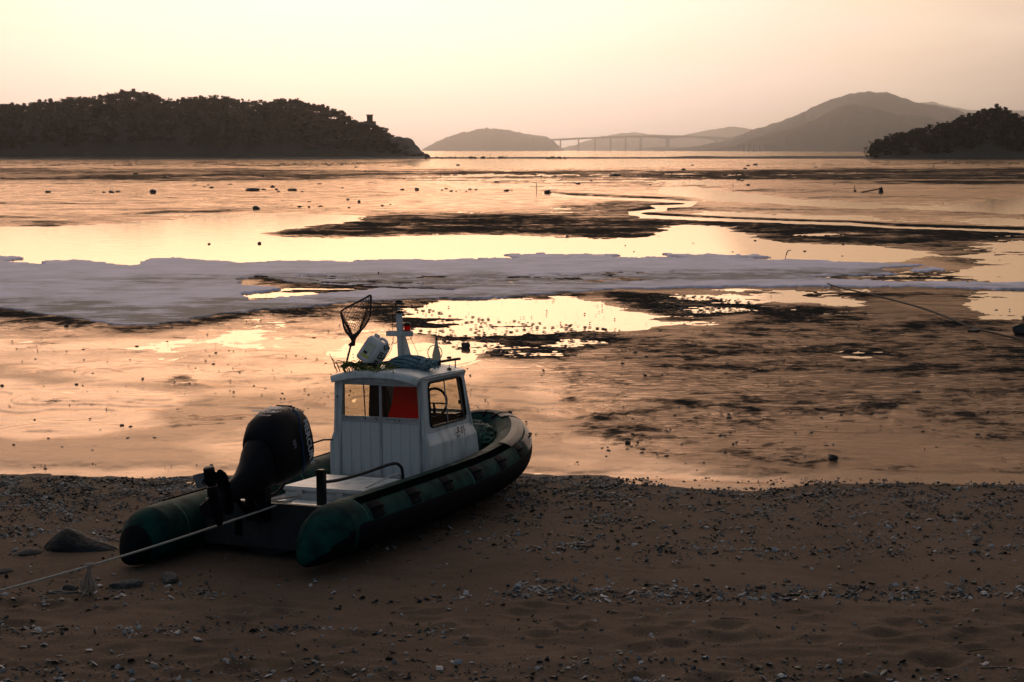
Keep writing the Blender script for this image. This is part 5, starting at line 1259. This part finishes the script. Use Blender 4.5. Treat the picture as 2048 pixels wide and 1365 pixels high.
# big wedge rock: its own profile, peak at left, long tail to the right
prof = [(-1.0, -.1, .05), (-.92, .05, .22), (-.62, .30, .52), (-.45, .42, .66), (-.25, .42, .62), (.0, .36, .44), (.35, .30, .30), (.7, .22, .20), (1.0, .08, .03)]
wr = MB(); rings = []
for i, (x, hw, h) in enumerate(prof):
    rg_ = []; r_ = random.Random(i)
    for k in range(12):
        a = PI * k / 11; rg_.append((x + r_.uniform(-.03, .03), -(hw + .06) * math.cos(a) * (1 + r_.uniform(-.08, .08)), h * math.sin(a) ** .7 * (1 + r_.uniform(-.09, .09)) - .03))
    rings.append(rg_)
wr.loft(rings); M_bigrock = mat('slate_rock', (.005, .006, .008), .8, (.014, .016, .019), 3, bump=.9, bscale=7, dist=.06)
wro = wr.build('wedge_rock', M_bigrock, None, smooth=True, subd=2, angle=70)
g = bground(162, 1100); s = 86 / F_PX * math.hypot(g[1], CAM_H); wro.location = (g[0], g[1] + .12, g[2] - .04); wro.scale = (s, s, s * .86); wro.rotation_euler = (0, 0, -.12)
tag(wro, 'large dark wedge-shaped rock left of the boat, long tail to the right', 'rock')
BR = [rock_mesh('rock', 60 + i, M_rockpale if i % 2 else M_rock, 3, 1, .8, .62, .42, .35) for i in range(6)]
put_px(BR[0], 'beach_rock', 58, 1106, 60, 'low dark brown rock half buried beside the wedge rock', 'rock', (1, .8, .6))
put_px(BR[1], 'beach_rock', 256, 1172, 60, 'pale knobbly rock in front of the tassel on the mooring line', 'rock', (1, .8, .75), rz=.3)
put_px(BR[1], 'beach_rock', 340, 1160, 52, 'rough shell-crusted rock just below the port tube end', 'rock', (1, .8, .9), rz=2)
lg = put_px(BR[3], 'beach_rock', 126, 1186, 66, 'long rounded log-like stone lying below the mooring line', 'rock', (1.05, .45, .4), rz=-.08)
put_px(BR[2], 'beach_rock', 140, 1176, 36, 'small dark rock behind the log-like stone', 'rock', (1, .9, .9))
put_px(BR[0], 'beach_rock', 8, 1142, 48, 'dark crusted rock at the photo\'s left edge above the mooring line', 'rock', (1, .8, .6))
for u, v, w_, lb in ((1102, 1162, 46, 'humped dark weed clump on open sand right of the boat, nearest the boat'), (1952, 1080, 56, 'dark weed clump farthest right on the upper sand'), (1160, 1098, 28, 'small weed clump between the boat shadow and the shell line')):
    put_px(BR[2], 'weed_clump', u, v, w_, lb, 'seaweed', (1, .6, .38))
def stick(u0, v0, u1, v1, r, label, nm='driftwood', beach=True, mt=M_wood):
    a, b = (bground(u0, v0), bground(u1, v1)) if beach else (ground(u0, v0), ground(u1, v1))
    a[2] = gz(a[0], a[1]) + r; b[2] = gz(b[0], b[1]) + r; a, b = Vector(a), Vector(b)
    m = a.lerp(b, .5) + Vector((0, (b - a).length * .04, r)); o = MB().tube(catmull([a, m, b], 5), [r * (1 - .5 * k / 10) for k in range(11)], 6).build(nm, mt, None, smooth=True); return tag(o, label, 'stick')
stick(1936, 1302, 1990, 1304, .008, 'short dark stick beside a pale shell at the right of the sand')
stick(1960, 1340, 2046, 1348, .007, 'longest thin stick in the lower right corner of the sand')
stick(1440, 1242, 1500, 1243, .006, 'thin stick lying across a shallow hollow in the sand')
stick(1232, 1308, 1246, 1311, .009, 'short pale peg lying in the lower middle of the sand', mt=M_rope)
stick(1000, 1292, 935, 1286, .004, 'very thin dark twig lying left of the hollows in the lower middle sand')
stick(1742, 748, 1832, 745, .02, 'thin stick lying on the dark mud band at the right', beach=False)

# shells and grit: a wrack nobody could count, plus the larger shells singly
def shell_proto(seed, n=7):
    r = random.Random(seed); V = [(0, 0, .35)]; 
    for k in range(n):
        a = 2 * PI * k / n; q = r.uniform(.7, 1.2); V.append((q * math.cos(a) * 1.2, q * math.sin(a) * .8, r.uniform(-.05, .25)))
    for k in range(n):
        a = 2 * PI * k / n; V.append((V[k + 1][0] * .9, V[k + 1][1] * .9, V[k + 1][2] - .22))
    Fq = [(0, 1 + k, 1 + (k + 1) % n) for k in range(n)] + [(1 + k, 1 + n + k, 1 + n + (k + 1) % n) for k in range(n)] + [(1 + k, 1 + n + (k + 1) % n, 1 + (k + 1) % n) for k in range(n)]
    return np.array(V), np.array(Fq)
SP = [shell_proto(300 + i) for i in range(6)]
def band_density(u, v):
    d = .22 * (v < 1100) + .03
    d += 1.0 * np.exp(-((v - 968) / 16) ** 2) * (u < 1300) + .8 * np.exp(-((v - 985) / 22) ** 2)
    d += .9 * np.exp(-((v - 1005 - (u < 300) * 0) / 26) ** 2) * (u < 420)
    d += .55 * np.exp(-((v - 1040) / 10) ** 2) * (u > 950) * (u < 1300) + .35 * np.exp(-((v - 1028 - (u - 1500) * .02) / 8) ** 2) * (u > 1400)
    d += .35 * np.exp(-((v - 1095) / 9) ** 2) * (u > 980) * (u < 1300) + .3 * np.exp(-((v - 1105) / 12) ** 2) * (u > 1250)
    d += .55 * np.exp(-((v - 1183) / 13) ** 2) * (u > 1030) * (u < 2048) + .35 * np.exp(-((v - 1196) / 8) ** 2) * (u > 850)
    d += .50 * np.exp(-((v - 1262) / 9) ** 2) * (u < 960) * (.6 + .4 * np.sin(u / 40)) + .30 * np.exp(-((v - 1185) / 18) ** 2) * (u < 450)
    d += .35 * np.exp(-((v - 1082) / 16) ** 2) * (u < 260) + .12 * (v > 1320)
    return d
def scatter(name, n, smin, smax, mt, seed, label, lift=.25, pw=1.0, mod=4):
    rg_ = np.random.default_rng(seed); VS, FS, off = [], [], 0; cnt = 0
    us_, vs_ = rg_.uniform(-150, 2200, n * 14), 955 + (1400 - 955) * rg_.random(n * 14) ** 1.25
    cl = fbm(us_ / 30, vs_ / 9, seed, 4, .6); dn = band_density(us_, vs_) ** pw * np.clip(.5 + cl * mod, .02, 2)
    ok = rg_.random(n * 14) < dn * .5; us_, vs_ = us_[ok][:n], vs_[ok][:n]
    r_ = np.stack([(us_ - 1024) / F_PX, cT + (682.5 - vs_) / F_PX * sT, -sT + (682.5 - vs_) / F_PX * cT], 1)
    t = np.full(len(us_), 14.0)
    for _ in range(12): t = (SLOPE * (23.05 - r_[:, 1] * t) - CAM_H) / r_[:, 2]
    X, Y = r_[:, 0] * t, r_[:, 1] * t; okk = Y < yedge(X) - .02; X, Y = X[okk], Y[okk]; Z = beach_full(X, Y)
    for i in range(len(X)):
        V, Fq = SP[int(rg_.integers(6))]; s = smin + (smax - smin) * rg_.random() ** 3.2; a, b, c_ = rg_.uniform(0, 6.28), rg_.normal(0, .5), rg_.normal(0, .5)
        R_ = np.array(Matrix.Rotation(a, 3, 'Z') @ Matrix.Rotation(b, 3, 'X') @ Matrix.Rotation(c_, 3, 'Y'))
        VS.append((V * s * np.array([1, 1, rg_.uniform(.5, 1.4)])) @ R_.T + np.array([X[i], Y[i], Z[i] + s * lift])); FS.append(Fq + off); off += len(V)
    o = soup(name, np.concatenate(VS), np.concatenate(FS), mt); tag(o, label, None, None, 'stuff')
M_grit = mat('shell_grit', (.29, .285, .285), .75, (.030, .033, .036), 2.2, coord='Object', detail=6, lo=.40, hi=.56)
scatter('shell_grit', 25000, .007, .034, M_grit, 1, 'broken shell and pebble litter in drift lines on the sand')
scatter('weed_scraps', 11000, .008, .040, M_weed, 2, 'dark scraps of dried seaweed among the shell litter', mod=4)
shell_me = []
for i in range(8):
    V, Fq = shell_proto(400 + i, 11); me = bpy.data.meshes.new('oyster_shell'); 
    V = V + np.random.default_rng(i).normal(0, .06, V.shape); me.from_pydata(V.tolist(), [], Fq.tolist()); me.materials.append([M_shell, M_shell, M_shelldark][i % 3]); shell_me.append(me)
rg_ = np.random.default_rng(77); cnt = 0
while cnt < 230:
    u, v = rg_.uniform(0, 2048), rg_.uniform(1040, 1362)
    if rg_.random() > band_density(np.array([u]), np.array([v]))[0] * 1.1: continue
    if 240 < u < 900 and v < 1150: continue
    g = bground(u, v); s = rg_.uniform(.020, .046) * (1 if v > 1150 else .9)
    o = link_mesh('oyster_shell', shell_me[int(rg_.integers(8))]); o.location = (g[0], g[1], g[2] + s * .3); o.rotation_euler = (rg_.normal(0, .5), rg_.normal(0, .5), rg_.uniform(0, 6.28)); o.scale = (s, s, s * rg_.uniform(.6, 1.3))
    side_ = 'left' if u < 680 else 'middle' if u < 1365 else 'right'
    row = 'in the drift line nearest the bottom of the sand' if v > 1235 and u < 1000 else 'in the long drift line across the middle of the sand' if 1160 < v < 1215 else 'scattered on the upper sand' if v < 1160 else 'scattered on the bare lower sand'
    tag(o, 'oyster shell ' + row + ', ' + side_, 'shell', 'oyster shells on the sand'); cnt += 1

# ------------------------------------------------------------ stones on the flat
NAMED = [(931, 696, 20, 24, 'black upright boulder standing on the flat right of the mast', 1.1), (512, 420, 18, 10, 'largest black boulder on the far shining flat at the left', .8),
 (2046, 672, 46, 34, 'big dark mooring boulder where the far rope ends at the right edge', .9), (2050, 640, 16, 12, 'dark stone just behind the mooring boulder', .8), (1947, 666, 26, 8, 'flat dark block that the far rope crosses', .4),
 (1665, 926, 24, 16, 'pointed dark stone alone on the pale mud near the sand', .8), (1832, 792, 22, 8, 'flat oval dark stone on the right-hand mud', .4), (59 + 960, 828, 12, 8, 'rounded dark stone seen just above the bow tube', .7),
 (512 + 744, 893, 12, 12, 'darkest stone of the cluster right of the bow', .9), (519, 488, 12, 6, 'right one of two dark stones in the bright water before the ice', .7), (418, 489, 9, 4, 'left one of two dark stones in the bright water before the ice', .6),
 (306, 386, 18, 7, 'dark heap at the right end of the long left stone row', .6), (222, 386, 14, 5, 'dark stone in the middle of the long left stone row', .6), (97, 386, 12, 5, 'dark stone left of the long left stone row', .6), (718, 405, 9, 5, 'dark stone at the right of the scattered middle stones', .8),
 (505, 382, 30, 6, 'long dark stone heap on the far flat, left one', .4), (585, 382, 22, 6, 'long dark stone heap on the far flat, right one', .4), (618, 416, 7, 6, 'small round stone near the largest boulder', .9), (1135, 474, 7, 5, 'small dark stone at the edge of the bright inlet', .8),
 (1095, 386, 22, 5, 'dark heap at the foot of the cross-shaped stake', .5), (1156, 369, 10, 4, 'small block right of the cross-shaped stake', .6), (1710, 384, 6, 6, 'small square block beside the leaning spar', 1.1), (133, 655, 10, 6, 'dark stone just below the ice edge at the left', .7), (1230, 352, 30, 4, 'flat dark slab on the far streaks', .3)]
for u, v, w_, h_, lb, zs in NAMED:
    put_px(random.choice(rock_vars), 'stone', u, v, w_, lb, 'stone', (1, .8, zs * 1.4), beach=False, sink=.05)
CL = [(0, 2048, 590, 940, 70, 3, 7, 'scattered over the near flat'), (0, 1000, 640, 900, 26, 4, 8, 'on the shining near flat left of the boat'), (1050, 1600, 640, 760, 36, 3, 7, 'on the rippled flat right of the dark weed bed'),
      (1440, 2040, 830, 900, 26, 4, 9, 'in the loose cluster on the right-hand mud'), (1160, 1300, 870, 910, 14, 3, 8, 'in the cluster right of the bow'), (1250, 1420, 800, 960, 14, 3, 8, 'between the bow cluster and the right-hand mud'),
      (150, 320, 384, 389, 7, 4, 9, 'in the long left stone row'), (380, 700, 368, 386, 12, 4, 9, 'in the far stone rows'), (560, 790, 400, 420, 12, 3, 8, 'scattered behind the bright inlet'), (800, 1040, 378, 384, 14, 4, 9, 'in the low dark row before the cross stake'),
      (200, 1700, 330, 372, 26, 4, 10, 'on the farthest flats'), (1180, 1700, 470, 520, 14, 3, 5, 'dotted over the right inlet')]
for u0, u1, v0, v1, n_, w0, w1, where in CL:
    for k in range(n_):
        u, v = random.uniform(u0, u1), random.uniform(v0, v1)
        if 600 < u < 1070 and v > 720: continue
        put_px(random.choice(rock_vars), 'stone', u, v, random.uniform(w0, w1) * 1.3, 'small dark stone ' + where, 'stone', (1, .8, random.uniform(.5, .95)), beach=False, sink=.1, group='small stones on the tidal flat')
# pebbles too many to count
rg_ = np.random.default_rng(5); VS, FS, off = [], [], 0
bmp = bmesh.new(); bmesh.ops.create_icosphere(bmp, subdivisions=1, radius=1); PV_ = np.array([v.co[:] for v in bmp.verts]); PF_ = np.array([[v.index for v in f.verts] for f in bmp.faces]); bmp.free()
for k in range(3600):
    u, v = rg_.uniform(0, 2048), 590 + 360 * rg_.random()
    q = float(fbm(np.array([u / 90]), np.array([v / 30]), 401, 3)[0])
    if rg_.random() > .45 + q * 1.6 + (.2 if u > 1050 else 0): continue
    g = ground(u, v); s = (.9 + 2.9 * rg_.random() ** 2.2) / 2 / F_PX * math.hypot(g[1], CAM_H)
    VS.append(PV_ * np.array([s * rg_.uniform(1, 1.6), s, s * rg_.uniform(.5, .9)]) + np.array([g[0], g[1], .035])); FS.append(PF_ + off); off += len(PV_)
tag(soup('pebbles', np.concatenate(VS), np.concatenate(FS), M_stone), 'tiny dark pebbles strewn over the wet mud', None, None, 'stuff')

# stakes, poles and the far rope
def post_px(u, vb, vt, wpx, name, label, extra=None, mt=M_wood):
    g = ground(u, vb); Y = float(g[1]); z0 = gz(g[0], g[1]); top = at(u, vt, Y); r = wpx / 2 / F_PX * Y
    m = MB().tube([(g[0], Y, z0 - .1), (g[0] + (extra or 0) * .5, Y, (top[2] + z0) / 2), (g[0] + (extra or 0), Y, top[2])], [r, r * .9, r * .8], 6); return m, g, top, r
m, g, top, r = post_px(1073, 386, 366, 1.6, 'stake', ''); zc = top[2] - .5; m.tube([(g[0] - .9, g[1], zc), (g[0] + .9, g[1], zc)], r * .7, 5)
tag(m.build('stake', M_wood, None), 'thin cross-shaped stake standing in the far shining flat', 'stake')
m, g, top, r = post_px(1570, 516, 502, 2.4, 'stake', '', .12); m.tube([(g[0] + .12, g[1], top[2]), (g[0] + .28, g[1], top[2] + .02)], r * .7, 5)
tag(m.build('stake', M_wood, None), 'short crooked stick bent at the top, beyond the ice', 'stake')
m, g, top, r = post_px(757, 551, 544, 3, 'stake', ''); tag(m.build('stake', M_wood, None), 'stubby post in the ice, straight above the landing net', 'stake')
for u, vb, vt, lb in ((1867, 334, 327, 'tiny post on the far flat before the headland'), (1709, 379, 371, 'tiny post beside the square block and leaning spar'), (1466, 374, 368, 'tiny post on the flat, left of the leaning spar'), (881, 353, 346, 'tiny post on the farthest flat below the cliff end')):
    m, g, top, r = post_px(u, vb, vt, 1.4, 'stake', ''); tag(m.build('stake', M_wood, None), lb, 'stake')
# leaning spar on a block
Y = float(ground(1757, 386)[1]); a, b = Vector(at(1723, 386, Y)), Vector(at(1762, 377.5, Y)); sp = empty('leaning_spar', tuple(a))
MB().tube([(0, 0, .05), tuple(b - a)], .09, 6).build('spar', M_wood, sp); ob = MB().hexa([(b.x - a.x - .32, -.3, 0), (b.x - a.x + .28, -.3, 0), (b.x - a.x + .26, .3, 0), (b.x - a.x - .3, .3, 0), (b.x - a.x - .16, -.2, .66), (b.x - a.x + .1, -.2, .74), (b.x - a.x + .1, .2, .74), (b.x - a.x - .16, .2, .66)]).build('block', M_wood, sp, bevel=.05)
tag(sp, 'dark spar leaning on an upright block on the far right flat', 'spar')
pr_ = []
for u, v in ((1655, 572), (1680, 580), (1750, 600), (1850, 628), (1945, 661), (2000, 676), (2046, 688), (2120, 712)):
    g = ground(u, v); pr_.append((g[0], g[1], max(.05, gz(g[0], g[1]) + .02) + (.10 if 1700 < u < 1940 else .03)))
tag(MB().tube(catmull(pr_, 8), .032, 6).build('far_rope', M_darkrope, None, smooth=True), 'dark rope stretched over the mud from the ice to the right edge', 'rope')
pk = []
for u, v in ((1900, 692), (1975, 677), (2030, 680)): g = ground(u, v); pk.append((g[0], g[1], .07))
# islets of weed on dark beds: low tufts, uncountable
VS, FS, off = [], [], 0
for (ua, ub, va, vb, n_) in ((760, 1240, 618, 712, 700), (1220, 1510, 592, 632, 500), (1330, 1420, 803, 822, 40)):
    for k in range(n_):
        u, v = rg_.uniform(ua, ub), rg_.uniform(va, vb)
        if sample(R_dark, np.array([u]), np.array([v]))[0] < .5: continue
        g = ground(u, v); s = rg_.uniform(.015, .045); a = rg_.uniform(0, 6.28)
        VS.append(PV_ * np.array([s * 1.8, s, s * .45]) + np.array([g[0], g[1], .02])); FS.append(PF_ + off); off += len(PV_)
tag(soup('weed_tufts', np.concatenate(VS), np.concatenate(FS), M_weed), 'low dark weed tufts on the muddy beds', None, None, 'stuff')
